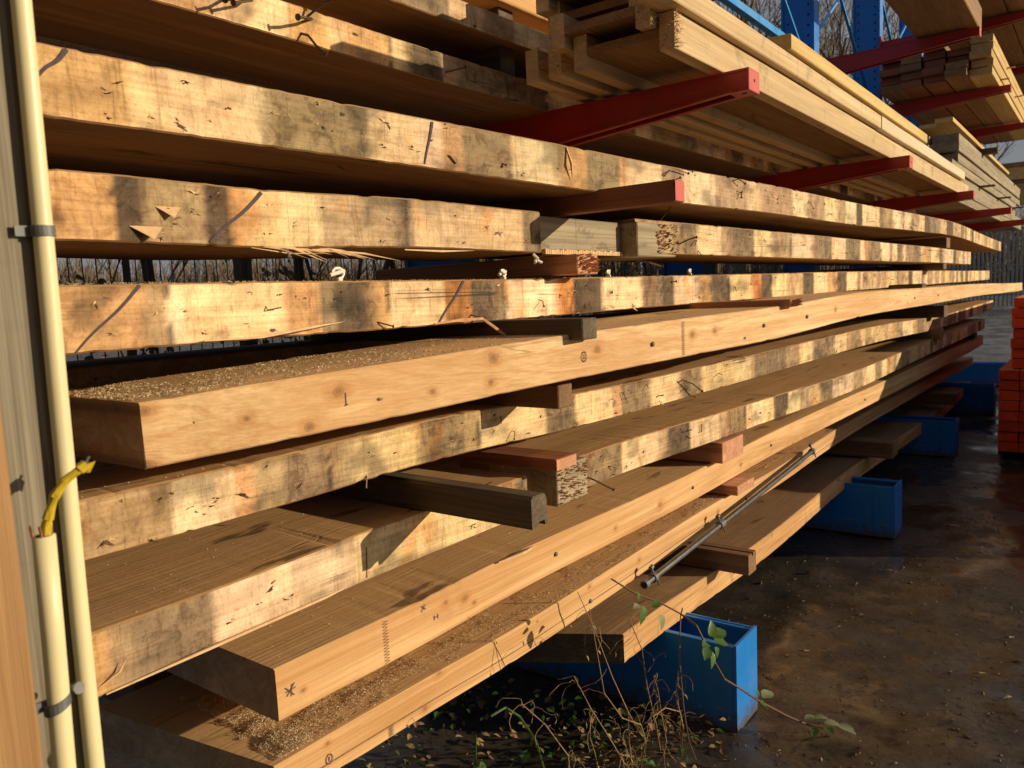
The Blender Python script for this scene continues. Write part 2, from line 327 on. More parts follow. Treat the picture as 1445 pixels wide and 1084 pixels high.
K5 = [(a, b, c*.62) for i, (a, b, c) in enumerate(K5) if i not in (5, 6, 10, 14)]; K8 = [(a, b, c*.6) for i, (a, b, c) in enumerate(K8) if i not in (4, 9, 13)]
M_fresh5 = wood('orange_knotty_timber', knots=K5, **FR); FR.update(light=(.76, .50, .26), dark=(.47, .245, .09)); M_fresh8 = wood('orange_jointed_timber', knots=K8, **FR)
M_rough = wood('rough_orange_timber', (.72, .45, .21), (.44, .22, .08), top=(.32, .20, .11), topf=.9, stain=.55, knot=.7, crack=.6)
M_dark = wood('weathered_dark_timber', (.17, .13, .085), (.07, .05, .035), axis='X', stain=.35)
M_brown = wood('brown_spacer_timber', (.30, .18, .095), (.15, .08, .04), axis='X', stain=.3)
M_pink = wood('pinkish_timber', (.62, .34, .22), (.40, .18, .10), axis='X', stain=.1)
M_redwood = wood('reddish_timber', (.33, .13, .07), (.17, .06, .03), axis='X', stain=.2)
M_pale = wood('pale_timber', (.70, .55, .34), (.48, .34, .18), stain=.45, crack=.3, top=(.5, .38, .22))
M_gold = wood('golden_timber', (.68, .50, .22), (.50, .33, .12), stain=.08, crack=.3)
M_white = wood('whitish_timber', (.78, .68, .50), (.62, .50, .33), stain=.1, crack=.2)
M_web = wood('brown_panel_wood', (.36, .22, .11), (.2, .11, .05), stain=.15)
M_grey = wood('grey_weathered_timber', (.40, .34, .24), (.19, .155, .105), stain=.7)
M_post = wood('silvered_post_timber', (.27, .24, .185), (.13, .113, .085), axis='Z', stain=.12, crack=.6, grain=1.05, ringw=.12)
M_board = wood('brown_fence_board', (.50, .31, .15), (.28, .15, .065), axis='Z', stain=.06)
M_redp = wood('red_painted_timber', (.85, .10, .035), (.60, .055, .02), top=(.80, .36, .22), jit=.35, stain=.3, crack=.2)
M_red = paint('red_arm_paint', (.42, .025, .02), wear=(.42, .16, .12), rough=.32, wearf=.25)
M_redend = paint('red_end_paint', (.58, .10, .09), wear=(.5, .3, .28), rough=.45, wearf=.5)
M_blue = paint('blue_rack_paint', (.011, .20, .70), wear=(.22, .22, .22), rough=.36, wearf=.5, dirt=.35, mud=1)
M_bluelt = paint('light_blue_brace_paint', (.01, .30, .85), rough=.35, wearf=.15)
M_navy = plain('bolt_hole_shadow', (.01, .012, .02), .8)
M_pvc = plain('cream_pvc', (.74, .68, .42), .38, 0, .12, 7)
M_galv = plain('galvanised_steel', (.17, .18, .19), .62, .45, .5, 40)
M_steel = plain('dull_steel_tube', (.16, .17, .18), .42, .85, .5, 60)
M_nail = plain('rusty_nail_steel', (.12, .075, .045), .5, .6, .4, 200)
M_yel = plain('yellow_tape', (.62, .46, .03), .45, 0, .45, 120)
M_copper = plain('frayed_copper', (.30, .12, .06), .5, .3)
M_splin = plain('fresh_split_wood', (.74, .50, .27), .7, 0, .35, 60)
M_torn = plain('torn_orange_wood', (.66, .36, .20), .75, 0, .6, 90)
M_wclip = plain('white_plastic', (.78, .76, .68), .35, 0, .1)
M_stem = plain('dry_stem', (.30, .20, .10), .8, 0, .5, 60)
M_bramble = plain('bramble_stem', (.15, .085, .05), .6, 0, .5, 60)
M_bark = plain('bark', (.11, .085, .06), .9, 0, .5, 14)
M_twig = plain('bare_twig', (.16, .12, .085), .9, 0, .3, 5)
M_blocker = plain('dark_blocker', (.045, .04, .035), .8)
M_wire = plain('dark_fence_wire', (.05, .055, .05), .5, .5)
M_palis = plain('galvanised_pale', (.30, .31, .31), .5, .6, .3, 3)
def leafmat(name, c, tr=.35):
    m, nt, P = mat(name); t = NT(nt); tc = t.n('ShaderNodeTexCoord')
    n = t.noise(tc.outputs['Object'], 45, 3)
    P.inputs['Roughness'].default_value = .42
    t.l(t.mix(t.rng(n, .3, .7, 0, .6), c, tuple(x*.45 for x in c)), P.inputs['Base Color'])
    tl = t.n('ShaderNodeBsdfTranslucent'); tl.inputs[0].default_value = (c[0]*1.3, c[1]*1.5, c[2]*.8, 1)
    ms = t.n('ShaderNodeMixShader'); ms.inputs[0].default_value = tr
    t.l(P.outputs[0], ms.inputs[1]); t.l(tl.outputs[0], ms.inputs[2]); t.l(ms.outputs[0], nt.nodes['Material Output'].inputs[0])
    return m
M_leaf = leafmat('bramble_leaf', (.085, .19, .04)); M_leafp = leafmat('pale_leaf_underside', (.30, .34, .20), .3); M_ivy = leafmat('hedge_leaf', (.06, .085, .025))
def dustmat(name, cols, sc=400):
    m, nt, P = mat(name); t = NT(nt); g = t.n('ShaderNodeNewGeometry'); r = t.n('ShaderNodeValToRGB')
    t.l(g.outputs['Random Per Island'], r.inputs[0]); el = r.color_ramp.elements
    el[0].color = cols[0] + (1,); el[1].color = cols[-1] + (1,)
    for i, c in enumerate(cols[1:-1]): e = el.new((i+1)/(len(cols)-1)); e.color = c + (1,)
    t.l(r.outputs[0], P.inputs['Base Color']); P.inputs['Roughness'].default_value = .85
    return m
M_saw = dustmat('sawdust_flakes', [(.34, .24, .13), (.56, .43, .26), (.74, .60, .38), (.45, .34, .19), (.85, .72, .50)])
M_litter = dustmat('ground_litter', [(.03, .02, .012), (.09, .06, .035), (.20, .15, .10), (.05, .035, .02), (.12, .085, .055), (.04, .03, .02)])
def groundmat():
    m, nt, P = mat('wet_muddy_concrete'); t = NT(nt); tc = t.n('ShaderNodeTexCoord'); co = tc.outputs['Object']
    a = t.noise(co, .9, 6, .6, .05); b = t.noise(co, 4.5, 10, .74, .1); d = t.noise(co, 55, 8, .8)
    e = t.noise(t.mapping(co, (1.2, 3.2, 1)), 2, 8, .74, .05)
    c = t.mix(t.rng(b, .35, .68), (.034, .027, .021), (.088, .071, .053))
    c = t.mix(t.rng(a, .42, .62, 0, .7), c, (.055, .04, .03))
    c = t.mix(t.rng(e, .52, .70, 0, .35), c, (.125, .098, .07))
    c = t.mix(t.rng(d, .48, .66, 0, .8), c, (.018, .014, .011)); c = t.mix(t.rng(d, .42, .30, 0, .5), c, (.15, .12, .09))
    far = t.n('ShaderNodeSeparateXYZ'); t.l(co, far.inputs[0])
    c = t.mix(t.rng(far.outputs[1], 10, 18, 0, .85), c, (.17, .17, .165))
    t.l(c, P.inputs['Base Color'])
    wet = t.rng(t.noise(co, 1.9, 8, .72, .05), .43, .62)
    t.l(t.math('MULTIPLY_ADD', wet, .34, t.math('MULTIPLY_ADD', d, .14, .02)), P.inputs['Roughness'])
    P.inputs['Specular IOR Level'].default_value = .5
    h = t.math('ADD', t.math('MULTIPLY', b, 1.2), t.math('MULTIPLY', d, .5))
    hb = t.n('ShaderNodeBump'); hb.inputs['Distance'].default_value = .012; t.l(h, hb.inputs['Height'])
    t.l(t.math('MULTIPLY_ADD', wet, .65, .05), hb.inputs['Strength']); t.l(hb.outputs[0], P.inputs['Normal'])
    return m
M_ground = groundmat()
# ------------------------------------------------------------------ ground
from mathutils import noise as mn
random.seed(3)
g = MB()
xs = [-400, -120, -40, -14, -7] + [-4.5 + .07*i for i in range(0, 48)] + [-1.14 + .03*i for i in range(0, 90)] + [1.6+.1*i for i in range(30)] + [6, 12, 40, 120, 400]
ys = [-60, -20, -6, -1] + [0 + .1*i for i in range(0, 14)] + [1.4+.025*i for i in range(120)] + [4.4+.07*i for i in range(0, 95)] + [12, 14, 18, 26, 40, 80, 160, 420, 700]
def gz(x, y):
    if abs(x) > 5 or y < -.5 or y > 12: return 0.
    rg = .016*abs(mn.noise(Vector((x*3.2-y*1.2, y*9+x*3, 9))))*max(0, min(1, 2.9-y))*max(0, min(1, (x+1.2)*2))
    return rg + .016*(mn.noise(Vector((x*1.7, y*1.7, 0)))) + .007*mn.noise(Vector((x*7, y*7, 3)))*max(0, min(1, 1.6-.5*(y-1)+.5)) - .004
g.v = [(x, y, gz(x, y)) for y in ys for x in xs]
nx = len(xs)
for j in range(len(ys)-1):
    for i in range(nx-1):
        g.f.append([j*nx+i, j*nx+i+1, (j+1)*nx+i+1, (j+1)*nx+i]); g.m.append(0); g.c.append(None)
tag(g.build('ground', M_ground, org=(0, 0, 0), smooth=True, fix=False), kind='structure')
# ------------------------------------------------------------------ the rack
COLY = [-.05, 2.1, 4.2, 6.35, 8.5, 10.65]
rack = empty('cantilever_rack', (-1.9, 6.35, 0))
tag(rack, 'tall blue cantilever rack with red arms holding the timber', 'rack')
for i, y in enumerate(COLY):
    u = MB(); u.box((-2.03, y+.012, 0), (-1.82, y+.118, 6.2)); 
    u.box((-1.82, y, 0), (-1.803, y+.13, 6.2)); u.box((-2.05, y, 0), (-2.032, y+.13, 6.2))
    up = u.build('upright', M_blue, rack)
    h = MB()
    for k in range(60):
        for xx in (-2.0, -1.85):
            z = 1.5 + k*.075 + (.0375 if xx < -1.9 else 0)
            h.tube([(xx, y+.0105, z), (xx, y+.014, z)], .009, 8)
    tag(h.build('bolt_holes', M_navy, up), kind='stuff')
    # base: an open topped channel box
    tip = [-.82, -.822, -.81, -.83, -.8, -.8, -.8, -.8][i]; b = MB(); t_ = .008; y1 = y + .17
    b.box((-2.05, y+.002, .0), (tip-t_, y+.002+t_, .262)); b.box((-2.05, y1-t_, .0), (tip-t_, y1, .262))
    b.box((tip-t_, y+.002, 0), (tip, y1, .267)); b.box((-2.05, y+.002+t_, .0), (tip-t_, y1-t_, .02))
    for yy, s in ((y+.002+t_, 1), (y1-t_, -1)):
        b.box((-2.04, min(yy, yy+s*.014), .252), (tip-t_-.002, max(yy, yy+s*.014), .260))
    b.box((tip-.10, y-.001, .004), (tip-.012, y+.002, .258))
    b.build('base_beam', M_blue, rack)
def arm(y, tipx, zt, root=-1.80, name='arm', zr=None):
    zr = zr or zt - .004
    m = MB(); w = .078; y0 = y; y1 = y + w
    def wedge(ya, yb, xa, xb, top0, top1, bot0, bot1, mi=0):
        m.add([(xa, ya, bot0), (xb, ya, bot1), (xb, yb, bot1), (xa, yb, bot0), (xa, ya, top0), (xb, ya, top1), (xb, yb, top1), (xa, yb, top0)],
              [(0,3,2,1),(4,5,6,7),(0,1,5,4),(1,2,6,5),(2,3,7,6),(3,0,4,7)], mi)
    d0, d1 = .135, .050
    xt = tipx - .004
    wedge(y0, y1, root, xt, zr, zt, zr-.006, zt-.006)                       # top plate
    wedge(y0+.003, y0+.010, root, xt, zr-.006, zt-.006, zr-d0, zt-d1)       # near web
    wedge(y1-.010, y1-.003, root, xt, zr-.006, zt-.006, zr-d0, zt-d1)
    wedge(y0-.004, y0+.016, root, xt-.03, zr-d0+.001, zt-d1+.001, zr-d0-.006, zt-d1-.005)   # turned lips
    wedge(y1-.016, y1+.004, root, xt-.03, zr-d0+.001, zt-d1+.001, zr-d0-.006, zt-d1-.005)
    wedge(y0, y1, xt-.055, xt, zt-d1+.000-.002, zt-d1-.002, zt-d1-.007, zt-d1-.007)
    a = m.build('arm', M_red, rack)
    e = MB(); e.box((xt, y0-.001, zt-d1-.007), (tipx, y1+.001, zt+.001), bev=.0015)
    c = e.build('end_cap', M_redend, a)
    n = MB(); n.tube([(tipx-.001, y0+w*.5, zt-.028), (tipx+.001, y0+w*.5, zt-.028)], .0045, 8)
    n.tube([(xt-.02, y0+w*.4, zt-d1-.0078), (xt-.02, y0+w*.4, zt-d1-.0068)], .008, 8)
    tag(n.build('pin_holes', M_navy, a), kind='stuff')
    p = MB(); p.box((root-.002, y0-.02, zr-d0-.06), (root+.012, y1+.02, zr+.05), bev=.002); p.build('arm_bracket', M_red, a)
AZ = [(-.05, -.80, 1.866), (2.1, -.762, 1.866), (4.2, -.757, 1.874), (6.35, -.744, 1.875), (8.5, -.70, 1.888), (10.65, -.70, 1.89)]
for a in AZ: arm(*a)
for a in [(-.05, -.76, 2.975), (2.1, -.74, 2.975), (4.2, -.74, 2.975), (6.42, -.733, 2.97), (8.5, -.722, 2.962), (10.65, -.715, 2.95)]: arm(*a)
for a in [(8.5, -.55, 3.56), (10.65, -.55, 3.55), (6.35, -.6, 4.1)]: arm(*a)
for i in range(len(COLY)-1):
    y0 = COLY[i]+.13; y1 = COLY[i+1]
    m = MB(); m.tube([(-1.9, y0, 3.04), (-1.9, y1+.02, 3.04)], .034, 4); m.build('strut', M_bluelt, rack)
    m = MB(); m.tube([(-1.9, y1+.0, 3.06), (-1.9, y0, 4.35)], .016, 4); m.build('diagonal_brace', M_bluelt, rack)
    m = MB(); m.tube([(-1.93, y0, 3.06), (-1.93, y1, 4.35)], .014, 4); m.build('diagonal_brace', M_bluelt, rack)
    m = MB(); m.tube([(-1.9, y0, .5), (-1.9, y1+.02, .5)], .022, 4); m.build('strut', M_blue, rack)
# ------------------------------------------------------------------ timber beams
def interp(path, y):
    if y <= path[0][1]: return path[0][0], path[0][2]
    for a, b in zip(path, path[1:]):
        if y <= b[1]:
            k = (y-a[1])/(b[1]-a[1]); return a[0]+(b[0]-a[0])*k, a[2]+(b[2]-a[2])*k
    return path[-1][0], path[-1][2]
def smooth(path, y):
    w = .12 + .12*max(0, y-1); ks = (-1, -.5, 0, .5, 1); gs = (.12, .23, .3, .23, .12)
    X = Z = 0
    for k, q in zip(ks, gs):
        a = interp(path, y+k*w); X += a[0]*q; Z += a[1]*q
    return X, Z
def beam(name, label, path, y0, y1, T=.097, Wd=.34, mt=None, bands=None, seed=0, skew=0, chips=1, mess=1, endm=None):
    R = random.Random(seed); mt = mt or M_stained
    segs = []                                            # (y, colour) boundaries
    if bands is not None:
        segs = list(bands); y = segs[-1][0]
        while y < y1:
            y += R.choice((R.uniform(.05, .12), R.uniform(.1, .2), R.uniform(.15, .34))); k = R.choice('cccgtyy') if not segs or segs[-1][1] in 'gdt' else R.choice('gttdoc')
            segs.append((y, k))
    ys = [y0]; y = y0; fineb = .007 if segs else .02
    while y < y1: y += fineb + .0045*y; ys.append(min(y, y1))
    def bc(i):
        rr = random.Random(seed*1000+i); c = BC[segs[min(i, len(segs)-1)][1]]; k = segs[min(i, len(segs)-1)][1]; j = rr.uniform(.84, 1.1)
        return (c[0]*j, c[1]*j*rr.uniform(.95, 1.05), c[2]*j*rr.uniform(.85, 1.1), {'c': .9, 'y': .8, 't': .7, 'o': .7, 'O': .6, 'g': .45, 'd': .3}[k])
    wid = [random.Random(seed*77+i).choice((.002, .003, .008, .025)) for i in range(len(segs)+1)]
    cache = [bc(i) for i in range(len(segs)+1)] if segs else []
    def colat(y, z):
        q = y + .006*mn.noise(Vector((y*14, z*22, seed))) + .003*mn.noise(Vector((y*50, z*70, seed+9)))
        i = 0
        while i < len(segs) and q > segs[i][0]: i += 1
        c = cache[i]
        if i < len(segs):
            d = segs[i][0]-q; w = wid[i]
            if d < w: k = .5*(1-d/w); n_ = cache[min(i+1, len(segs))]; c = tuple(c[t]*(1-k)+n_[t]*k for t in range(4))
        if i > 0:
            d = q-segs[i-1][0]; w = wid[i-1]
            if d < w: k = .5*(1-d/w); n_ = cache[i-1]; c = tuple(c[t]*(1-k)+n_[t]*k for t in range(4))
        m_ = mn.noise(Vector((y*17, z*30, seed*3.)))+.5*mn.noise(Vector((y*45, z*60, seed)))
        j = 1 + .26*m_
        bl = mn.noise(Vector((y*8, z*15, seed*7.)))+.5*mn.noise(Vector((y*24, z*40, seed*2.)))
        if bl > .22: j *= 1 - min(.5, (bl-.22)*1.6)
        elif bl < -.3: j *= 1 + min(.3, (-bl-.3)*.8)
        # sharp dark saw line at some boundaries
        if i < len(segs) and wid[i] == .002 and 0 < segs[i][0]-q < .0035: j *= .35
        return (c[0]*j, c[1]*j*(1+.03*m_), c[2]*j*(1+.06*m_), c[3])
    m = MB(); bv = .0028; NF = 7 if segs else 2
    prof = [(0, -bv), (-bv, 0), (-Wd*.5, 0), (-Wd+bv, 0), (-Wd, -bv), (-Wd, -T+bv), (-Wd+bv, -T), (-Wd*.5, -T), (-bv, -T)] + [(0, -T+bv+(T-2*bv)*i/NF) for i in range(NF)]
    n = len(prof)
    chip = [(R.uniform(y0, min(y1, 5)), R.choice((0, 1)), R.uniform(.0012, .0035), R.uniform(.004, .014)) for _ in range(int((y1-y0)*6*chips))]
    prev = None; vcol = []
    for si, y in enumerate(ys):
        X, Z = smooth(path, y)
        wob = Vector((mn.noise(Vector((y*.9, seed, 0))), 0, mn.noise(Vector((seed, y*.8, 5)))))*.003
        act = [(kk, exp(-((y-cy)/wd)**2)*dep) for cy, kk, dep, wd in chip if abs(y-cy) < wd*2]
        e0 = .0009*mn.noise(Vector((y*40, seed, 1)))*mess; e1 = .0009*mn.noise(Vector((y*40, seed, 8)))*mess
        for k, (dx, dz) in enumerate(prof):
            x = X + dx + wob.x; z = Z + dz + wob.z
            if k in (0, 1): z += e0; x += e0
            if k in (8, 9): z += e1; x += e1
            for kk, f in act:
                if kk == 0 and k in (0, 1): z -= f*.9; x -= f*.5
                if kk == 1 and k in (8, 9): z += f*.9; x -= f*.5
            m.v.append((x, y - skew*dx + (R.uniform(-.0012, .0012) if si in (0, len(ys)-1) else 0), z))
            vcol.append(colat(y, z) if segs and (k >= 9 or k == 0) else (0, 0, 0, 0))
        b = len(m.v)-n
        if prev is not None:
            for k in range(n):
                k2 = (k+1) % n; m.f.append([prev+k, prev+k2, b+k2, b+k]); m.m.append(0)
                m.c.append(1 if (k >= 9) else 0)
        prev = b
    m.f.append(list(range(n))); m.m.append(1 if endm else 0); m.c.append(0)
    m.f.append(list(range(prev, prev+n))[::-1]); m.m.append(0); m.c.append(0)
    flags = m.c; m.c = [None]*len(m.f)
    o = m.build(name, [mt, endm] if endm else mt)
    if segs:
        me = o.data; ca = me.color_attributes.new('band', 'FLOAT_COLOR', 'CORNER'); d = []
        for pl in me.polygons:
            fr = flags[pl.index]
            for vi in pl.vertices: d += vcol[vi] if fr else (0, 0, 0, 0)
        ca.data.foreach_set('color', d)
    if label: tag(o, label, 'timber beam')
    return o
BG = 'nail-scarred timber beams stacked on spacers'
def ext(p, y): return p + [(p[-1][0], y, p[-1][2])]
P_ = PATH
beams = {}
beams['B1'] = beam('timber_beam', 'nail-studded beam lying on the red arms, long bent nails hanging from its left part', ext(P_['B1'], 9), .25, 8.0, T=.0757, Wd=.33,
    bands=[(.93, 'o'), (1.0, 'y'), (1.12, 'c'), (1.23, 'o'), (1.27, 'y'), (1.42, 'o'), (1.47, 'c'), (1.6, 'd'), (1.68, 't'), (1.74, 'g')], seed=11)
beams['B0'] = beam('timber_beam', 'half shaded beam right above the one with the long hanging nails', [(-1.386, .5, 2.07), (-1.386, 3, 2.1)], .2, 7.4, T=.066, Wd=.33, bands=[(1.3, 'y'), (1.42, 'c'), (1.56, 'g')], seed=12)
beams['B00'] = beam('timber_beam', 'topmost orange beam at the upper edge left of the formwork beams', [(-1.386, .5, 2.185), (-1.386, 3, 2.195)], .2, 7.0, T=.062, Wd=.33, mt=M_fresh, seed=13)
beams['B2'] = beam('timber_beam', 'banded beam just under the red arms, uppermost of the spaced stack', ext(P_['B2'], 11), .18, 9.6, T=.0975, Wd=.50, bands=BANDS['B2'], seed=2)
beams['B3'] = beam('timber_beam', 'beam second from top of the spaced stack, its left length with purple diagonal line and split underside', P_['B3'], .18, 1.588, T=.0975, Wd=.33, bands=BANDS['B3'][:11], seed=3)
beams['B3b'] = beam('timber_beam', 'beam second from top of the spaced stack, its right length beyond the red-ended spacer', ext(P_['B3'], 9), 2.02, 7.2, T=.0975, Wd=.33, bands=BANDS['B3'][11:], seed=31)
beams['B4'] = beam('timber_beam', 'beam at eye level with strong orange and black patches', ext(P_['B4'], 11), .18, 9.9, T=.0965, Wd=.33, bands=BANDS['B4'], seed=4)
beams['B5'] = beam('timber_beam', 'clean orange beam with large knots and sawn near end, poking out farthest at its far end', ext(P_['B5'], 12.5), .576, 12.0, T=.0975, Wd=.33, mt=M_fresh5, seed=5, chips=.4)
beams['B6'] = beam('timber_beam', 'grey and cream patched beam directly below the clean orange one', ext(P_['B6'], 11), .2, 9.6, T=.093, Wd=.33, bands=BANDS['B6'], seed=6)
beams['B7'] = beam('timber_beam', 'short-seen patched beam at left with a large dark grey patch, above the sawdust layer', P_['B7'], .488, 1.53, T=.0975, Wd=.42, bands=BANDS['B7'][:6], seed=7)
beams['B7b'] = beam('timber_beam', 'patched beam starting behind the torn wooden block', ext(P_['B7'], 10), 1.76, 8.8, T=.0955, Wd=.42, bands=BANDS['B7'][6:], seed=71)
beams['B8'] = beam('timber_beam', 'clean orange beam with finger joint, carrying the dark grooved spacer', ext(P_['B8'], 10), .772, 9.0, T=.0965, Wd=.36, mt=M_fresh8, seed=8, chips=.4)
beams['B9'] = beam('timber_beam', 'lowest near beam, orange, its top strewn with sawdust', [(-1.1, .6, .531)] + P_['B9'], .742, 9.4, T=.078, Wd=.48, mt=M_fresh8, seed=9, skew=-.15, chips=.4)
beams['B10'] = beam('timber_beam', 'bottom beam on the blue bases with rough dark near end', [(-1.05, 1.6, .338)] + [(a, b, max(c, .365-.012)) if 0 else (a, b, c + .018) for a, b, c in P_['B10']] + [(-1.05, 9, .25)], 1.855, 9.0, T=.087, Wd=.42, mt=M_rough, seed=10, skew=-.55, endm=M_dark)
for k, v in beams.items(): v['group'] = BG
# seams: a second lamination on the lowest near beams
for key, z0, seed in (('B9', -.052, 1),):
    m = MB(); pth = P_['B9']
    ys_ = [.76+.05*i for i in range(120)]
    for a, b in zip(ys_, ys_[1:]):
        X, Z = smooth([(-1.1, .6, .531)]+pth, a); X2, Z2 = smooth([(-1.1, .6, .531)]+pth, b)
        m.add([(X+.0012, a, Z+z0), (X2+.0012, b, Z2+z0), (X2+.0012, b, Z2+z0-.0022), (X+.0012, a, Z+z0-.0022), (X-.004, a, Z+z0), (X2-.004, b, Z2+z0), (X2-.004, b, Z2+z0-.0022), (X-.004, a, Z+z0-.0022)],
              [(0,1,2,3), (4,7,6,5), (0,4,5,1), (3,2,6,7)])
    m.build('glue_line', M_brown, beams[key])
# second row behind the front beams
rows = [('B4', 1.338, 1.243), ('B5', 1.205, 1.105), ('B6', 1.03, .935), ('B7', .86, .765), ('B8', .69, .595), ('B9', .53, .45)]
nm = {'B4': 'eye level', 'B5': 'clean orange beam', 'B6': 'beam below the clean orange one', 'B7': 'beam with the large grey patch', 'B8': 'finger-jointed orange beam', 'B9': 'sawdust covered beam'}
for i, (k, zt, zb) in enumerate(rows):
    m = MB(); m.box((-1.79, .42+.07*i, zb), (-1.535-(.09 if k in ('B7', 'B9') else 0), 9.0, zt), bev=.003)
    tag(m.build('timber_beam', M_brown if i % 2 else M_redwood), 'dark beam in the shade behind the ' + nm[k] + (' beam' if k == 'B4' else ''), 'timber beam', 'second row of beams behind the front ones')
# timber on the far side of the rack closes the view above the second beam
for i in range(3):
    for j in range(2):
        m = MB(); m.box((-2.46-j*.36, -.2+.1*j, 1.90+i*.13), (-2.12-j*.36, 9.5, 2.01+i*.13), bev=.003)
        tag(m.build('timber_beam', M_brown), 'brown timber stored on the far side of the rack, %s row, %s' % (('lowest', 'middle', 'top')[i], ('next to the uprights', 'outermost')[j]), 'timber beam', 'timber on the far side of the rack')
# ------------------------------------------------------------------ spacers
SG = 'cross spacers between the beams'
def spacer(tip, y0, y1, z0, z1, m_, label, name='spacer', back=-1.78, groove=0, torn=None, rnd_=0, skew=0, topg=0, endm=None):
    m = MB()
    if groove or rnd_ or topg:
        w = y1-y0; h = z1-z0; pr = [(0, 0)]
        if groove: pr += [(w*.42, 0), (w*.45, h*.16), (w*.82, h*.16), (w*.85, 0)]
        pr += [(w, 0)]
        if rnd_: pr += [(w, h*.78), (w*.93, h*.93), (w*.8, h), (w*.12, h), (0, h*.9)]
        elif topg: pr += [(w, h), (w*.62, h), (w*.62, h*.86), (w*.42, h*.86), (w*.42, h), (0, h)]
        else: pr += [(w, h), (0, h)]
        n = len(pr); vs = [(tip, y0+a, z0+b) for a, b in pr] + [(back, y0+a+skew*(back-tip), z0+b) for a, b in pr]
        m.add(vs, [list(range(n)), list(range(n, 2*n))[::-1]] + [(i, i+n, (i+1) % n+n, (i+1) % n) for i in range(n)])
    else: m.box((back, y0, z0), (tip, y1, z1), bev=.0025)
    o = m.build(name, m_)
    tag(o, label, 'spacer', SG)
    R = random.Random(int(y0*1000))
    if torn:
        t = MB()
        for k in range(130):
            yy = R.uniform(y0+.002, y1-.004); zz = R.uniform(z0+.002, z1-.004); w = R.uniform(.002, .007); h = R.uniform(.002, .006); d = R.uniform(.002, .02)
            t.add([(tip-.001, yy, zz), (tip-.001, min(yy+w, y1), zz), (tip-.001, min(yy+w, y1), zz+h), (tip-.001, yy, zz+h), (tip+d, yy+w*.6+R.uniform(-.006, .006), zz+h*R.uniform(0, 1.5))],
                  [(0,1,4), (1,2,4), (2,3,4), (3,0,4)])
        tag(t.build('torn_fibres', torn, o), kind='stuff')
    if endm:
        t = MB(); t.box((tip, y0+.002, z0+.002), (tip+.0012, y1-.002, z1-.002)); t.build('painted_end', endm, o)
    return o
spacer(-.80, 1.715, 1.768, 1.500, 1.550, M_redwood, 'reddish spacer with red painted end between the two top beams of the stack', endm=M_redend, torn=None)
spacer(-1.06, 1.70, 1.80, 1.347, 1.398, M_pink, 'pinkish broken-ended spacer resting on the eye-level beam', torn=M_torn)
spacer(-.885, 1.43, 1.49, 1.200, 1.246, M_dark, 'dark square-ended spacer on the clean orange beam')
spacer(-1.0, 1.50, 1.56, 1.036, 1.092, M_brown, 'brown spacer with small notch under the clean orange beam', groove=0)
spacer(-.84, 1.155, 1.205, .866, .928, M_dark, 'dark weathered spacer with rounded top and grooved underside, sticking out farthest', groove=1, rnd_=1, skew=-.02)
spacer(-1.085, 1.606, 1.752, .768, .868, M_grey, 'torn square block end filling the gap between two beam lengths', name='wood_block', torn=M_torn, back=-1.30)
spacer(-1.05, 1.552, 1.645, .873, .903, M_redwood, 'flat red-brown plank lying on the torn block', name='plank', torn=None, endm=M_pink)
spacer(-1.055, 2.60, 2.80, .682, .755, M_pink, 'pinkish offcut between the two clean orange lower beams, upper of two', torn=None)
spacer(-1.045, 2.71, 2.88, .542, .577, M_pink, 'pinkish offcut on the sawdust covered beam, lower of two', torn=None)
spacer(-.93, 2.50, 2.57, .331, .400, M_brown, 'brown grooved spacer sticking out beside the steel pole over the bottom beam', topg=1)
spacer(-.905, 4.62, 4.76, .318, .405, M_brown, 'long brown spacer poking out above the second blue base', )
spacer(-.93, 7.10, 7.28, .27, .36, M_brown, 'far brown spacer poking out above the third blue base')
spacer(-.775, 2.47, 2.55, 1.226, 1.250, M_pink, 'short spacer with splintered pink end below the eye-level beam', torn=M_pink)
spacer(-.875, 6.15, 6.3, 1.49, 1.56, M_brown, 'far spacer between the two top beams of the stack')
spacer(-.87, 6.0, 6.12, 1.345, 1.384, M_brown, 'far spacer on the eye-level beam')
spacer(-.83, 5.0, 5.12, 1.232, 1.262, M_dark, 'far spacer on the clean orange beam')
spacer(-.87, 6.05, 6.2, 1.02, 1.10, M_dark, 'far dark spacer under the clean orange beam', back=-1.7)
spacer(-.90, 6.1, 6.25, .865, .935, M_brown, 'far spacer two beams below the clean orange one', back=-1.7)
spacer(-.93, 8.2, 8.35, .72, .80, M_dark, 'farthest dark spacer near the red pile')
for i, (yy, z0, z1, lb) in enumerate([(.3, 1.50, 1.57, 'between the two top beams'), (.3, .87, .95, 'under the patched beam'), (1.0, .53, .585, 'on the sawdust layer'), (3.9, 1.50, 1.545, 'between the two top beams, mid length'), (1.9, 2.0-.065, 2.035, 'on the beam with hanging nails'), (1.9, 2.1, 2.13, 'under the topmost orange beam')]):
    m = MB(); m.box((-1.75, yy, z0-.004), ((-1.35 if i < 4 else -1.42), yy+.07, z1), bev=.002)
    tag(m.build('spacer', M_dark), 'shaded spacer set back ' + lb, 'spacer', SG)
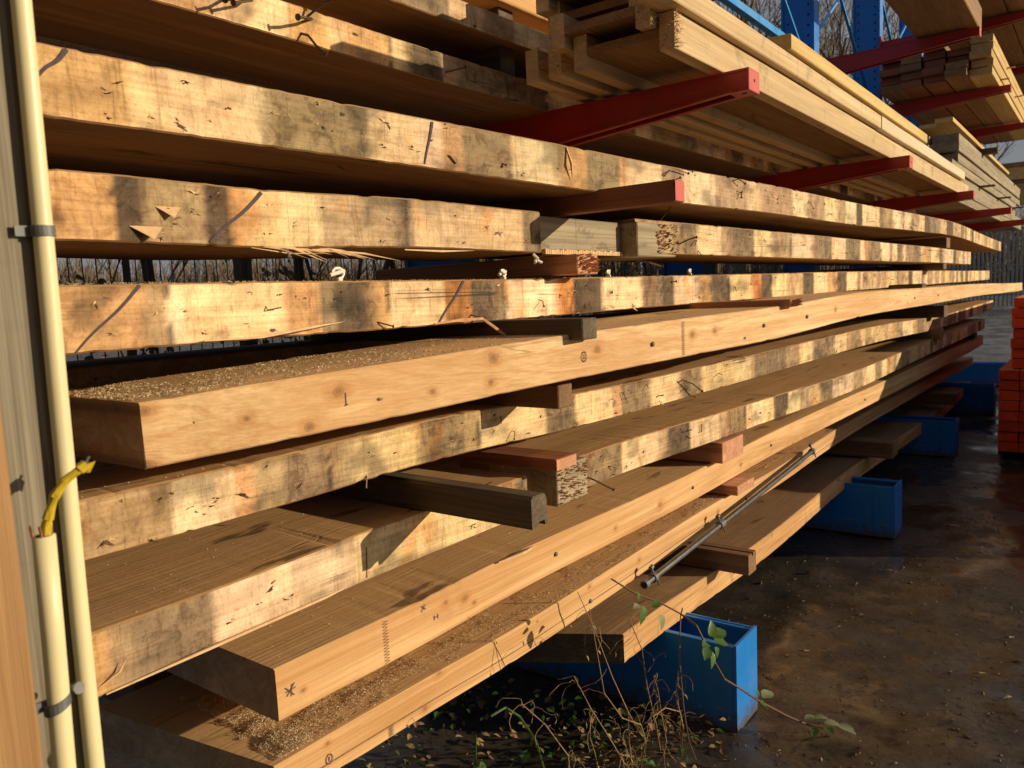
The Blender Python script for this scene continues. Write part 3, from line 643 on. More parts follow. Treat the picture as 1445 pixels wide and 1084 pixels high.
# the spliced pieces in the second beam from top
m = MB(); m.box((-1.40, 1.600, 1.407), (-1.108, 2.012, 1.492), bev=.003)
o = m.build('wood_block', M_grey); tag(o, 'grey block set back between the two lengths of the second beam', 'wood block')
t = MB(); R = random.Random(8)
for k in range(46):
    yy = 1.62 + k*.0085; 
    t.box((-1.112, yy, 1.399), (-1.100, yy+.006+R.uniform(0, .002), 1.408+R.uniform(0, .004)))
tag(t.build('ragged_edge', M_splin, o), kind='stuff')
m = MB(); m.box((-1.36, 2.014, 1.395), (-1.055, 2.012+.25, 1.492), bev=.003)
o = m.build('wood_block', M_grey); tag(o, 'short block with torn orange and black end beside the red-ended spacer', 'wood block')
t = MB()
for k in range(170):
    yy = R.uniform(2.125, 2.255); zz = R.uniform(1.40, 1.487); w = R.uniform(.003, .010); h = R.uniform(.003, .008); d = R.uniform(.002, .014)
    t.add([(-1.056, yy, zz), (-1.056, yy+w, zz), (-1.056, yy+w, zz+h), (-1.056, yy, zz+h), (-1.055+d, yy+w*.5, zz+h*1.2)], [(0,1,4), (1,2,4), (2,3,4), (3,0,4)], 0 if (yy < 2.185) ^ (R.random() < .15) else 1)
tag(t.build('torn_fibres', [M_torn, M_dark], o), kind='stuff')
# ------------------------------------------------------------------ formwork I beams on the first arms
def ibeam(label, xf, zb, y0, y1, wd=.285, fh=.087, ft=.04, mf=None, frag=0, seed=1):
    e = empty('formwork_beam', (xf-wd/2, y0, zb)); tag(e, label, 'formwork beam', 'wooden I-section formwork beams on the first arms')
    R = random.Random(seed)
    for k, x in enumerate((xf, xf-wd+ft)):
        m = MB(); n = int((y1-y0)/.12)
        for i in range(n+1):
            y = y0+(y1-y0)*i/n; j = .0015*mn.noise(Vector((y, seed, k))); b = len(m.v)
            bv = .002
            m.v += [(x+j-bv, y, zb), (x+j, y, zb+bv), (x+j, y, zb+fh-bv), (x+j-bv, y, zb+fh), (x-ft+j, y, zb+fh), (x-ft+j, y, zb)]
            if i:
                for q in range(6): m.f.append([b-6+q, b-6+(q+1) % 6, b+(q+1) % 6, b+q]); m.m.append(0); m.c.append(None)
        m.f.append([0, 1, 2, 3, 4, 5]); m.f.append([b+q for q in (5, 4, 3, 2, 1, 0)]); m.m += [0, 0]; m.c += [None, None]
        f_ = m.build('flange', mf or M_pale, e)
        if k == 0 and frag:
            t = MB()
            for q in range(60):
                zz = zb+R.uniform(.002, fh); s = R.uniform(.008, .030)
                t.tube([(x-R.uniform(0, .006), y0+.004, zz), (x+R.uniform(.001, .006), y0+.004-R.uniform(-.01, .02)+.012, zz+R.uniform(-.003, .004)), (x+R.uniform(.004, s*.8), y0+R.uniform(-.01, .03), zz+R.uniform(-.01, .012))], [.0012, .0009, .0002], 3)
            for q in range(40):
                zz = zb+R.uniform(.002, fh); xx = x-R.uniform(0, ft)
                t.tube([(xx, y0+.002, zz), (xx+R.uniform(-.003, .003), y0-R.uniform(.002, .012), zz+R.uniform(-.004, .004))], [.0016, .0003], 3)
            tag(t.build('frayed_fibres', M_splin, f_), kind='stuff')
    m = MB(); m.box((xf-wd+ft, y0+.002, zb+fh*.5-.011), (xf-ft, y1-.002, zb+fh*.5+.011)); m.build('web', M_web, e)
    return e
ibeam('lowest front formwork beam on the first red arm with frayed near end', -.845, 1.8755, 1.832, 6.92, frag=1, seed=1)
ibeam('second formwork beam nested on top of the frayed one', -.892, 1.9315, 1.80, 6.7, frag=1, seed=2, wd=.285)
ibeam('third formwork beam nested higher up', -.940, 1.9875, 1.86, 6.6, seed=3)
ibeam('formwork beam at the back left of the nested group', -1.175, 1.8755, 1.84, 6.9, seed=4, wd=.115, frag=1)
ibeam('fourth formwork beam, near the top edge of the picture', -.985, 2.0435, 1.82, 6.5, seed=5, wd=.25)
def plank(label, x0, x1, y0, y1, z0, z1, m_, name='plank', cat='plank', group=None):
    m = MB(); n = max(2, int((y1-y0)/.2)); b0 = None; bv = .003; sd_ = random.random()*9
    for i in range(n+1):
        y = y0+(y1-y0)*i/n; j = .002*mn.noise(Vector((y*1.3, sd_, 1))); jz = .002*mn.noise(Vector((y*1.1, sd_, 7))); b = len(m.v)
        m.v += [(x1+j-bv, y, z0+jz), (x1+j, y, z0+bv+jz), (x1+j, y, z1-bv+jz), (x1+j-bv, y, z1+jz), (x0+j, y, z1+jz), (x0+j, y, z0+jz)]
        if i:
            for q in range(6): m.f.append([b-6+q, b-6+(q+1) % 6, b+(q+1) % 6, b+q]); m.m.append(0); m.c.append(None)
    m.f.append([0, 1, 2, 3, 4, 5]); m.f.append([b+q for q in (5, 4, 3, 2, 1, 0)]); m.m += [0, 0]; m.c += [None, None]
    o = m.build(name, m_); tag(o, label, cat, group); return o
plank('pale plank lying along the front edge on top of the formwork beams', -.885, -.82, 1.55, 3.90, 1.965, 2.022, M_pale)
plank('whitish plank continuing the pale one after a butt joint', -.885, -.818, 3.91, 6.5, 1.965, 2.024, M_white)
plank('short golden batten on top of the pale plank with dark near end', -.905, -.808, 2.60, 4.96, 2.0275, 2.076, M_gold)
# ------------------------------------------------------------------ upper packs
random.seed(21)
ordn = ('bottom', 'second', 'third', 'fourth', 'fifth', 'sixth', 'top')
zb = 2.9735
m = MB(); m.box((-1.13, 3.6, 2.984), (-.745, 6.62, 3.14), bev=.006); tag(m.build('timber_slab', M_web), 'wide dark board pack with plain underside on the upper red arm', 'timber slab')
m = MB(); m.box((-1.30, 4.6, 3.562), (-.42, 5.0, 3.7), bev=.004)
for k in range(4):
    plank('dark plank seen from below at the top right corner, %s from the right' % ('first', 'second', 'third', 'fourth')[k], -.56-.2*k-.19, -.56-.2*k, 7.0+.1*k, 12.5, 3.575, 3.70, M_web, group='planks of the topmost pack')
x_right = -.806
for r in range(5):
    for c in range(5):
        w = .172; gap = random.uniform(.002, .012)
        x1 = x_right - c*(w+.006) - random.uniform(0, .010)
        y0 = 7.86 + random.uniform(-.03, .14) + (.0 if c < 4 else .1)
        z0 = zb + r*.066
        col = M_gold if c == 0 else random.choice([M_web, M_redwood, M_web, M_redwood, M_brown])
        if r == 4 and c in (1, 3): continue
        plank('plank end in the yellow-fronted upper pack, %s layer, %s' % (ordn[r], ('front', 'second from front', 'middle', 'fourth from front', 'rearmost')[c]), x1-w+gap, x1, y0, 12.2, z0, z0+.058, col, group='planks of the yellow-fronted pack')
for i, (y, r) in enumerate([(9.1, 4), (9.9, 2), (10.6, 4), (11.2, 2), (11.5, 1), (8.6, 1)]):
    m = MB(); m.box((-1.5, y, zb+r*.066-.0085), (-.745, y+.03, zb+r*.066+.0005), bev=0)
    tag(m.build('batten', M_gold), 'thin batten sticking out of the yellow-fronted upper pack, %s along' % ('third', 'fourth', 'fifth', 'sixth', 'seventh', 'first')[i], 'batten', 'battens in the upper pack')
# grey weathered pack on the first level, further back
zb = 1.897
for r in range(7):
    for c in range(3):
        y0 = 7.35 + random.uniform(-.15, .2) + (0 if r < 4 else .25); z0 = zb + r*.082 + (0 if r < 3 else .012)
        if r == 6 and c == 2: continue
        plank('weathered grey plank in the far pack, %s layer, %s' % (ordn[r], ('front', 'middle', 'back')[c]), -1.0-c*.22-.21, -1.0-c*.22+random.uniform(-.01, .02), y0, 13.2+random.uniform(-.5, .5), z0, z0+.072, M_grey, group='planks of the weathered pack')
for i, (y, z) in enumerate([(9.2, zb+7*.082-.0), (9.0, zb+3*.082-.004), (10.6, zb+3*.082-.004), (12.4, zb+3*.082-.004), (12.6, zb+7*.082)]):
    m = MB(); m.box((-1.6, y, z), (-.88, y+.10, z+.055 if i in (0, 4) else z+.0135), bev=.001)
    tag(m.build('batten', M_dark), 'dark cross batten in the weathered grey pack, %s' % ('on top near its near end', 'low near its near end', 'low in the middle', 'low at its far end', 'on top at its far end')[i], 'batten', 'battens in the weathered pack')
for k in range(3):
    plank('yellow plank on top of the weathered pack, %s' % ('front', 'middle', 'back')[k], -1.02-k*.15-.13, -1.02-k*.15, 7.4+.2*k, 12.0, 2.535+.0, 2.57, M_gold, group='yellow planks on the weathered pack')
for r in range(3):
    plank('yellow-brown timber in the farthest pack, %s layer' % ordn[r], -1.4, -.86, 13.6+.2*r, 19, 2.62+r*.1, 2.71+r*.1, M_gold if r < 2 else M_web, group='timber of the farthest pack')
# added unseen dark block behind the viewer, cuts sky light on near faces
e = empty('sky_blocker', (0, -3.2, 0)); tag(e, 'added dark sky blocker standing unseen behind the viewer', 'sky_blocker')
m = MB(); m.box((-9, -6, 0), (7, -2.6, 7.2)); m.build('blocker_wall', M_blocker, e)
m = MB(); m.box((-9.2, -6.2, 7.2), (7.2, -2.4, 7.32)); m.build('blocker_roof', M_blocker, e)
for k in range(60):
    m = MB(); m.box((-9+k*.266, -2.6, .02), (-9+k*.266+.23, -2.58, 7.18)); m.build('blocker_board', M_blocker, e)
# ------------------------------------------------------------------ red pile at the right
GR = 'boards of the red painted pile'
for r in range(8):
    two = r not in (5, 7)
    n = 6
    for c in range(n):
        x0 = -.578 + c*.125 + random.uniform(0, .004); z0 = .058 + r*.0725
        if r in (2, 5) and c % 2: pass
        w = .120
        plank('red painted board end in the lower red pile, %s layer, %s from the left' % (('bottom', 'second', 'third', 'fourth', 'fifth', 'sixth', 'seventh', 'top')[r], ('first', 'second', 'third', 'fourth', 'fifth', 'sixth')[c]),
              x0, x0+w, 6.40+random.uniform(-.012, .012), 10.2, z0, z0+.065, M_redp, name='red_board', cat='board', group=GR)
for r in range(7):
    for c in range(5):
        x0 = -.508 - .006*(r % 3) + c*.127 + random.uniform(0, .004); z0 = .058 + 8*.0725 + r*.0705
        plank('red painted board end in the upper red pile, %s layer, %s from the left' % (('bottom', 'second', 'third', 'fourth', 'fifth', 'sixth', 'top')[r], ('first', 'second', 'third', 'fourth', 'fifth')[c]),
              x0, x0+.122, 6.47+random.uniform(-.012, .012), 10.0, z0, z0+.064, M_redp, name='red_board', cat='board', group=GR)
for i, y in enumerate((6.7, 8.2, 9.7)):
    m = MB(); m.box((-.60, y, 0.004), (.3, y+.09, .056), bev=.003); tag(m.build('bearer', M_dark), 'dark bearer under the red pile, %s' % ('near end', 'middle', 'far end')[i], 'bearer', 'bearers under the red pile')
# a further timber pile to the right of the lane; its shade lies across the yard
for k, (x0, y0, y1, z0, z1, lb) in enumerate([(.26, 5.07, 9.5, 0, .98, 'lower tier'), (.28, 5.95, 9.4, .982, 1.27, 'upper tier')]):
    e = empty('timber_pack', (x0+.5, y0, z0)); tag(e, 'pack of planks right of the red pile, ' + lb, 'timber pack', 'packs right of the red pile')
    n = max(1, int((z1-z0)/.1))
    for r in range(n):
        for c in range(4):
            m = MB(); dz = (z1-z0)/n; m.box((x0+c*.26, y0+random.uniform(0, .05)*(c > 0), z0+r*dz+.002), (x0+c*.26+.255, y1, z0+(r+1)*dz-.004), bev=.003); m.build('plank', M_grey, e)
# ------------------------------------------------------------------ nails, splinters, small things on the beams
def bent(m, pts, r=.0017, head=True):
    m.tube(pts, r, 6)
    if head:
        a = Vector(pts[-1]); d = (a-Vector(pts[-2])).normalized(); m.tube([a-d*.0004, a+d*.0012], r*2.3, 8)
def nail(parent, pts, r=.0017, head=True, name='nail'):
    m = MB(); bent(m, pts, r, head); return m.build(name, M_nail, parent)
X1 = -1.386
nail(beams['B1'], [(X1-.01, 1.158, 1.902), (X1+.03, 1.156, 1.900), (X1+.05, 1.125, 1.890), (X1+.055, 1.10, 1.884)], .0032)
nail(beams['B1'], [(X1-.01, 1.161, 1.905), (X1+.02, 1.17, 1.92), (X1+.05, 1.195, 1.945)], .0027)
nail(beams['B1'], [(X1-.01, 1.150, 1.880), (X1+.02, 1.152, 1.868), (X1+.035, 1.160, 1.845), (X1+.05, 1.172, 1.828)], .0028)
nail(beams['B1'], [(X1-.01, .975, 1.905), (X1+.04, .955, 1.885), (X1+.05, .935, 1.877)], .0030)
nail(beams['B1'], [(X1-.01, 1.03, 1.925), (X1+.03, 1.01, 1.90), (X1+.04, .96, 1.880)], .0030)
nail(beams['B1'], [(X1-.01, 1.60, 1.88), (X1+.03, 1.66, 1.90)], .0024)
nail(beams['B2'], [(-.985, 2.03, 1.600), (-.965, 2.02, 1.612), (-.96, 2.06, 1.628), (-.955, 2.14, 1.622)])
nail(beams['B2'], [(-.985, 2.05, 1.590), (-.955, 2.085, 1.605)])
nail(beams['B2'], [(-.95, 2.46, 1.628), (-.93, 2.46, 1.632), (-.925, 2.50, 1.62)])
nail(beams['B6'], [(-1.12, 2.37, .990), (-1.095, 2.375, 1.003), (-1.08, 2.42, .985), (-1.07, 2.47, .955)], .0021)
nail(beams['B3b'], [(-1.06, 2.27, 1.430), (-1.02, 2.27, 1.445), (-1.0, 2.29, 1.452)], .0022)
nail(beams['B7b'], [(-1.12, 1.765, .815), (-1.07, 1.76, .806), (-1.03, 1.79, .777)], .0024)
nail(beams['B2'], [(-1.05, 2.15, 1.50), (-1.02, 2.17, 1.545)], .0016)
nail(beams['B3b'], [(-1.08, 2.05, 1.385), (-1.05, 2.07, 1.378), (-1.04, 2.13, 1.366)], .0024)
def face(key, y, dz, out=0):
    pth = P_.get(key.replace('b', ''), None); X, Z = smooth(pth, y); return (X+out, y, Z+dz)
R = random.Random(77)
for key, ya, yb, n in (('B2', 1.2, 8, 20), ('B3b', 2.3, 6.5, 9), ('B4', .8, 8, 16), ('B6', .7, 8, 16), ('B7b', 1.9, 7, 10)):
    for i in range(n):
        y = ya*(yb/ya)**R.random(); dz = -R.uniform(.012, .085); L_ = R.uniform(.008, .028)
        a = Vector(face(key, y, dz, -.004)); d1 = Vector((R.uniform(.6, 1.3), R.uniform(-1.4, 1.4), R.uniform(-.9, .9))).normalized()
        b = a + d1*L_*.6; d2 = Vector((R.uniform(.1, .6), R.uniform(-1, 1), R.uniform(-1, .3))).normalized()
        nail(beams[key], [a, b, b+d2*L_], R.uniform(.0011, .0017), R.random() < .4)
# torn nail pulls: small raised, splintered tears in the faces, with the dark cut below
def tears(key, ya, yb, n, seed):
    R = random.Random(seed); m = MB()
    for i in range(n):
        y = ya*(yb/ya)**R.random(); dz = -R.uniform(.01, .09); big = R.random() < .2
        for k in range(R.randint(2, 4)):
            a = Vector(face(key, y+R.uniform(-.006, .006), dz+R.uniform(-.005, .005), .0)); ang = R.gauss(0, .5) + (pi if R.random() < .5 else 0)
            l = R.uniform(.004, .010)*(1.8 if big else 1); w = l*R.uniform(.10, .22); u = Vector((0, cos(ang), sin(ang))); v = Vector((0, -sin(ang), cos(ang)))
            tip = a + u*l + Vector((R.uniform(.001, .007), 0, 0))
            m.add([a+v*w, a-v*w, tip, a+v*w*.4-Vector((.003, 0, 0))+u*l*.3], [(0, 1, 2), (0, 2, 3), (1, 3, 2)], 0 if R.random() < .25 else 1)
    o = m.build('nail_tears', [M_splin, M_nail], beams[key]); o['kind'] = 'stuff'
for i, a in enumerate([('B2', .55, 8, 60), ('B3', .53, 1.55, 20), ('B3b', 2.3, 7, 28), ('B4', .55, 8, 50), ('B6', .55, 8, 60), ('B7', .6, 1.5, 10), ('B7b', 1.8, 8, 40)]): tears(*a, 50+i)
# big triangular splinters and the split along the lower edge of the second beam
B3 = beams['B3']
def sliver(parent, pts, w, m_=None, name='splinter'):
    """a thin tapering strip with thickness along pts"""
    m = MB(); m.tube(pts, [w*s for s in ([.5]+[1]*(len(pts)-2)+[.06])], 4); return m.build(name, m_ or M_splin, parent)
for a, b in (((-1.135, .648, 1.458), (.045, .012)), ((-1.135, .610, 1.425), (.05, .02))):
    m = MB(); y, z = a[1], a[2]; x = -1.151
    m.add([(x, y, z+.004), (x, y+b[0], z+.006), (x+.018, y+b[0]*.55, z-.016), (x+.003, y+.004, z+.001), (x+.004, y+b[0], z+.003)], [(0, 1, 2), (0, 3, 2), (1, 4, 2), (0, 1, 4, 3), (3, 4, 2)])
    m.build('splinter', M_splin, B3)
for k in range(11):
    y = .80+.018*k+R.uniform(-.01, .01); l = R.uniform(.06, .14)
    sliver(B3, [(-1.142, y, 1.402+R.uniform(-.004, .004)), (-1.130, y+l*.5, 1.397+R.uniform(-.006, .004)), (-1.118+R.uniform(0, .02), y+l, 1.386+R.uniform(-.012, .01))], R.uniform(.0012, .0032))
sliver(B3, [(-1.12, 1.15, 1.402), (-1.11, 1.25, 1.400), (-1.10, 1.345, 1.402)], .003)
sliver(beams['B4'], [(-1.128, .70, 1.253), (-1.12, .80, 1.252), (-1.115, .9, 1.262), (-1.128, .99, 1.268)], .0028)
sliver(beams['B4'], [(-1.125, 1.23, 1.250), (-1.115, 1.30, 1.254), (-1.10, 1.36, 1.254), (-1.09, 1.385, 1.235), (-1.08, 1.41, 1.215), (-1.075, 1.42, 1.197)], .0042, M_torn)
sliver(beams['B4'], [(-1.08, 2.62, 1.248), (-1.06, 2.60, 1.235), (-1.05, 2.55, 1.21)], .003)
sliver(beams['B4'], [(-1.08, 2.62, 1.248), (-1.06, 2.66, 1.244), (-1.05, 2.68, 1.232)], .002)
sliver(beams['B2'], [(-1.017, 1.60, 1.640), (-1.005, 1.602, 1.600), (-1.012, 1.615, 1.562)], .004)
sliver(beams['B8'], [(-1.105, 1.38, .690), (-1.09, 1.46, .693), (-1.10, 1.53, .690)], .004)
sliver(beams['B7'], [(-1.138, .493, .77), (-1.13, .52, .785), (-1.128, .53, .80)], .002)
sliver(beams['B7'], [(-1.135, .50, .758), (-1.128, .65, .764), (-1.128, .9, .768), (-1.135, 1.0, .770)], .0030)
for k in range(34):   # hairy cut end of the patched beam
    z = R.uniform(.756, .85); sliver(beams['B7'], [(-1.142, .489, z), (-1.134+R.uniform(0, .01), .484, z+R.uniform(-.004, .004)), (-1.128+R.uniform(0, .014), .478+R.uniform(-.005, .008), z+R.uniform(-.008, .01))], .0009, M_torn) if k < 14 else None
# steel pins in the clean beams
for key, ys_ in (('B5', (1.73, 2.33, 2.7, 4.6, 5.4)), ('B8', (1.62, 2.45, 3.2, 4.4)), ('B9', (1.75, 2.9))):
    for y in ys_:
        p = face(key, y, -.05); m = MB(); m.tube([(p[0]-.004, p[1], p[2]), (p[0]+.004, p[1], p[2]), (p[0]+.0055, p[1], p[2])], [.006, .006, .004], 8); m.build('pin', M_galv, beams[key])
# purple diagonal saw marks drawn on the beams
M_mark = plain('violet_crayon', (.085, .06, .075), .8, 0, .6, 150)
def mark(key, ya, za, yb, zb, w=.0022):
    m = MB(); n = 14; vs = []
    for i in range(n+1):
        k = i/n; y = ya+(yb-ya)*k; dz = za+(zb-za)*k + .002*sin(k*7); p = face(key, y, dz, .0016)
        d = Vector((0, yb-ya, zb-za)).normalized(); q = Vector((0, -d.z, d.y))*w*(.6+.5*k)
        vs += [Vector(p)+q, Vector(p)-q]
    m.add(vs, [(2*i, 2*i+2, 2*i+3, 2*i+1) for i in range(n)]); m.build('crayon_line', M_mark, beams[key])
mark('B4', .515, -.094, .615, -.004); mark('B4', 1.255, -.094, 1.345, -.004, .003); mark('B3', .735, -.09, .835, -.006, .003)
mark('B2', 1.198, -.09, 1.222, -.006, .003); mark('B2', .505, -.045, .545, -.004, .003); mark('B4', 1.77, -.09, 1.81, -.006, .0012)
# stamps: small oval grading marks and pencil marks on the clean beams
def ring_mark(key, y, dz, ry, rz, bar=True):
    m = MB(); n = 18
    for i in range(n):
        a0, a1 = 2*pi*i/n, 2*pi*(i+1)/n
        q = [face(key, y+ry*s*cos(a), dz+rz*s*sin(a), .0014) for s, a in ((1, a0), (1, a1), (.8, a1), (.8, a0))]
        m.add(q, [(0, 1, 2, 3)])
    if bar: m.add([face(key, y+a, dz+b, .0014) for a, b in ((-ry*.12, -rz*.5), (ry*.12, -rz*.5), (ry*.12, rz*.5), (-ry*.12, rz*.5))], [(0, 1, 2, 3)])
    m.build('stamp', M_mark, beams[key])
ring_mark('B5', 1.475, -.052, .009, .012); ring_mark('B9', .855, -.045, .008, .010); ring_mark('B5', .64, -.053, .011, .014)
def strokes(key, y, dz, segs, w=.0009):
    m = MB()
    for (a, b, c, d) in segs:
        u = Vector((0, c-a, d-b)).normalized(); v = Vector((0, -u.z, u.y))*w
        p = Vector(face(key, y+a, dz+b, .0015)); q = Vector(face(key, y+c, dz+d, .0015)); m.add([p+v, p-v, q-v, q+v], [(0, 1, 2, 3)])
    m.build('pencil_mark', M_mark, beams[key])
s = .011
strokes('B8', 1.130, -.022, [(0, 0, s, s), (0, s, s, 0), (0, 0, 0, -.003)]); strokes('B8', 1.165, -.055, [(0, 0, 0, s), (0, s*.5, s, s*.5), (s, 0, s, s)])
strokes('B5', .885, -.050, [(0, -.010, 0, .012), (-.003, -.01, .004, -.008)]); strokes('B7', 1.0, -.06, [(0, -.03, .004, .03)]); strokes('B8', .80, -.05, [(-s, 0, s, .002), (0, -s, .003, s), (-s*.8, -s*.7, s*.8, s), (-s, s*.8, s*.6, -s)], .0008)
# finger joints: zig-zag glue lines
def finger(key, y, z0, z1, n):
    m = MB()
    for i in range(n):
        za = z0+(z1-z0)*i/n; zc = z0+(z1-z0)*(i+.5)/n
        for (ya, zz, yb, z2) in ((y, za, y+.014, zc), (y+.014, zc, y, z0+(z1-z0)*(i+1)/n)):
            m.add([face(key, ya, zz+.0005, .0014), face(key, yb, z2+.0005, .0014), face(key, yb, z2-.0005, .0014), face(key, ya, zz-.0005, .0014)], [(0, 1, 2, 3)])
    m.build('finger_joint', M_brown, beams[key])
finger('B8', 1.02, -.092, -.004, 14); finger('B5', 1.86, -.092, -.006, 16); finger('B9', 1.0, -.074, -.054, 5)
# white plastic clips on the eye level beam
for i, (y, w) in enumerate([(1.03, .018), (1.545, .014), (2.05, .010), (2.56, .010)]):
    m = MB(); x, z = smooth(P_['B4'], y); x -= .045; z += .001
    m.box((x-.008, y-w*.3, z), (x+.008, y+w*.3, z+.007), bev=.001)
    m.tube([(x, y+w*.8*cos(a), z+.015+w*.6*sin(a)) for a in [(-.5+i_*.23)*pi for i_ in range(8)]], .0032, 6)
    m.tube([(x, y-w*1.1, z+.012), (x, y+w*.9, z+.02)], .004, 8)
    tag(m.build('cable_clip', M_wclip), 'small white plastic clip standing on the eye-level beam, %s from the left' % ('first', 'second', 'third', 'fourth')[i], 'clip', 'white clips on the eye-level beam')
m = MB(); x = -1.10
for a in ((1.565, 1.398, 1.575, 1.385), (1.575, 1.385, 1.59, 1.377), (1.575, 1.388, 1.562, 1.376)): m.tube([(x, a[0], a[1]), (x+.008, a[2], a[3])], .0035, 6)
m.build('foam_blob', M_wclip, beams['B3'])
m = MB(); m.tube([(-1.135, .875, 1.400), (-1.13, .875, 1.388), (-1.13, .875, 1.384)], [.003, .003, .006], 8); m.build('screw', M_galv, beams['B3'])
# ------------------------------------------------------------------ steel pole clipped along the lowest beam
pe = empty('steel_pole', (-1.05, 2.0, .40)); tag(pe, 'thin grey steel tube lying slantwise in front of the lowest near beam', 'pole')
A = Vector((-1.045, 1.985, .452)); Bq = Vector((-1.045, 3.64, .538)); d = (Bq-A).normalized()
m = MB(); m.tube([A, A.lerp(Bq, .5)+Vector((0, 0, -.002)), Bq], .0105, 14); m.build('tube', M_steel, pe, smooth=False)
m = MB(); m.tube([A-d*.012, A+d*.006], .0125, 12); m.build('end_cap', M_galv, pe)
m = MB(); m.tube([A-d*.0125, A-d*.0115], .0085, 12); m.build('bore', M_navy, pe)
for k, s_ in enumerate((.03, .335, .345, .985)):
    p = A.lerp(Bq, s_); m = MB(); m.tube([p-d*.008, p+d*.008], .0145, 12); c = m.build('clamp', M_galv, pe)
    if k != 2:
        m = MB(); m.tube([p+Vector((0, 0, .014)), p+Vector((-.006, -.005, .03))], .004, 6); m.tube([p+Vector((-.006, -.007, .028)), p+Vector((-.006, .006, .032))], .007, 6)
        m.tube([p+Vector((.012, .002, -.006)), p+Vector((.014, .012, -.026))], .003, 6); m.build('bolt', M_galv, c)
# ------------------------------------------------------------------ sawdust
def flakes(name, label, specs, seed):
    R = random.Random(seed); m = MB()
    for (n, key, ya, yb, xa, xb, dz, smin, smax, pile) in specs:
        for i in range(n):
            y = ya + (yb-ya)*(R.random()**1.5); X, Z = smooth(P_[key], y); x = X + xa + (xb-xa)*R.random()
            clump = mn.noise(Vector((x*22, y*13, seed)))
            if clump + .5*mn.noise(Vector((x*50, y*40, seed))) < R.uniform(-.35, .30): continue
            z = Z + dz + max(0, clump)*pile*R.random(); s = R.uniform(smin, smax)
            a = Vector((R.uniform(-1, 1), R.uniform(-1, 1), R.uniform(-.5, .5))).normalized()*s; b = Vector((R.uniform(-1, 1), R.uniform(-1, 1), R.uniform(-.2, .9))).normalized()*s*.6
            c = Vector((0, 0, s*.35)); p = Vector((x, y, z))
            m.add([p-a, p+b, p+a, p+c], [(0, 1, 3), (1, 2, 3), (2, 0, 3), (0, 2, 1)])
    o = m.build(name, M_saw, fix=False); tag(o, label, 'sawdust', None, 'stuff')
flakes('sawdust', 'coarse sawdust along the top of the lowest near beam', [(24000, 'B9', .76, 2.6, -.16, -.006, .001, .0010, .0028, .014), (11000, 'B9', .78, 1.05, -.36, -.006, .001, .0010, .0032, .018), (4000, 'B9', 2.4, 5.5, -.12, -.006, .001, .002, .004, .004)], 4)
flakes('sawdust', 'sawdust on the near end of the clean orange beam', [(7000, 'B5', .58, 1.15, -.32, -.004, .001, .0012, .0032, .005), (1500, 'B5', 1.1, 2.0, -.3, -.004, .001, .001, .003, .002)], 5)
flakes('sawdust', 'crumbs of sawdust on the eye-level beam and the patched beam tops', [(1500, 'B4', .5, 2.2, -.06, -.002, .001, .0012, .003, .003), (350, 'B7', .5, 1.4, -.3, -.01, .001, .001, .0025, .001), (260, 'B8', .8, 2.4, -.25, -.01, .001, .001, .003, .001), (200, 'B6', .5, 2.4, -.1, -.01, .001, .001, .003, .001)], 6)
# ------------------------------------------------------------------ post with conduits, board
pz = empty('post', (-.86, .24, 0)); tag(pz, 'silvered wooden post at the left edge carrying cream conduits', 'post')
def vpost(name, x0, x1, y0, y1, zt, mt, parent, seed):
    m = MB(); n = 40; bv = .003
    for i in range(n+1):
        z = zt*i/n; j = .0012*mn.noise(Vector((z*3, seed, 0))); b = len(m.v)
        m.v += [(x1+j, y0+bv, z), (x1+j, y1-bv, z), (x1+j-bv, y1, z), (x0, y1, z), (x0, y0, z), (x1+j-bv, y0, z)]
        if i:
            for q in range(6): m.f.append([b-6+q, b-6+(q+1) % 6, b+(q+1) % 6, b+q]); m.m.append(0); m.c.append(None)
    m.f.append([0, 1, 2, 3, 4, 5]); m.f.append([b+q for q in (5, 4, 3, 2, 1, 0)]); m.m += [0, 0]; m.c += [None, None]
    return m.build(name, mt, parent)
vpost('shaft', -.94, -.830, .12, .350, 2.3, M_post, pz, 1)
cd = empty('conduit', (-.803, .34, 0)); tag(cd, 'long cream plastic conduit running the full height of the post', 'conduit', 'cream conduits on the post')
m = MB(); m.tube([(-.8195, .340, 0), (-.8195, .341, .7), (-.8195, .3435, 1.0), (-.8195, .347, 1.25), (-.8195, .3495, 1.4), (-.8195, .3525, 1.6), (-.8195, .356, 2.2)], .0090, 24); m.build('pipe', M_pvc, cd, smooth=True)
def saddle(parent, y, z, r, tilt=0, lug=1, x=-.80):
    m = MB(); vs = []; n = 12
    for i in range(n+1):
        a = -pi*.62 + 2*pi*.62*i/n
        for rr, hh in ((r+.0004, -.005), (r+.0004, .005), (r+.002, .005), (r+.002, -.005)):
            vs.append((x+cos(a)*rr, y+sin(a)*rr, z+hh+tilt*sin(a)*rr))
    m.add(vs, [(4*i+q, 4*i+(q+1) % 4, 4*i+4+(q+1) % 4, 4*i+4+q) for i in range(n) for q in range(4)] + [(0, 1, 2, 3), tuple(4*n+q for q in (3, 2, 1, 0))])
    m.box((x-.006, y-r-.014, z-.005), (x-.0035, y-r+.003, z+.005))
    s = m.build('saddle_clip', M_galv, parent)
    if lug:
        m = MB(); m.tube([(x-.006, y+r+.004, z+.006), (x+.006, y+r+.007, z+.009)], .0045, 10); m.tube([(x+.004, y+r+.0065, z+.0085), (x+.008, y+r+.0075, z+.0095)], .006, 8); m.build('clip_screw', M_galv, s)
saddle(cd, .349, 1.383, .0090, 0, 0, -.8195)
cd2 = empty('conduit', (-.79, .30, 0)); tag(cd2, 'short cut-off cream conduit with yellow taped cable coming out of its top', 'conduit', 'cream conduits on the post')
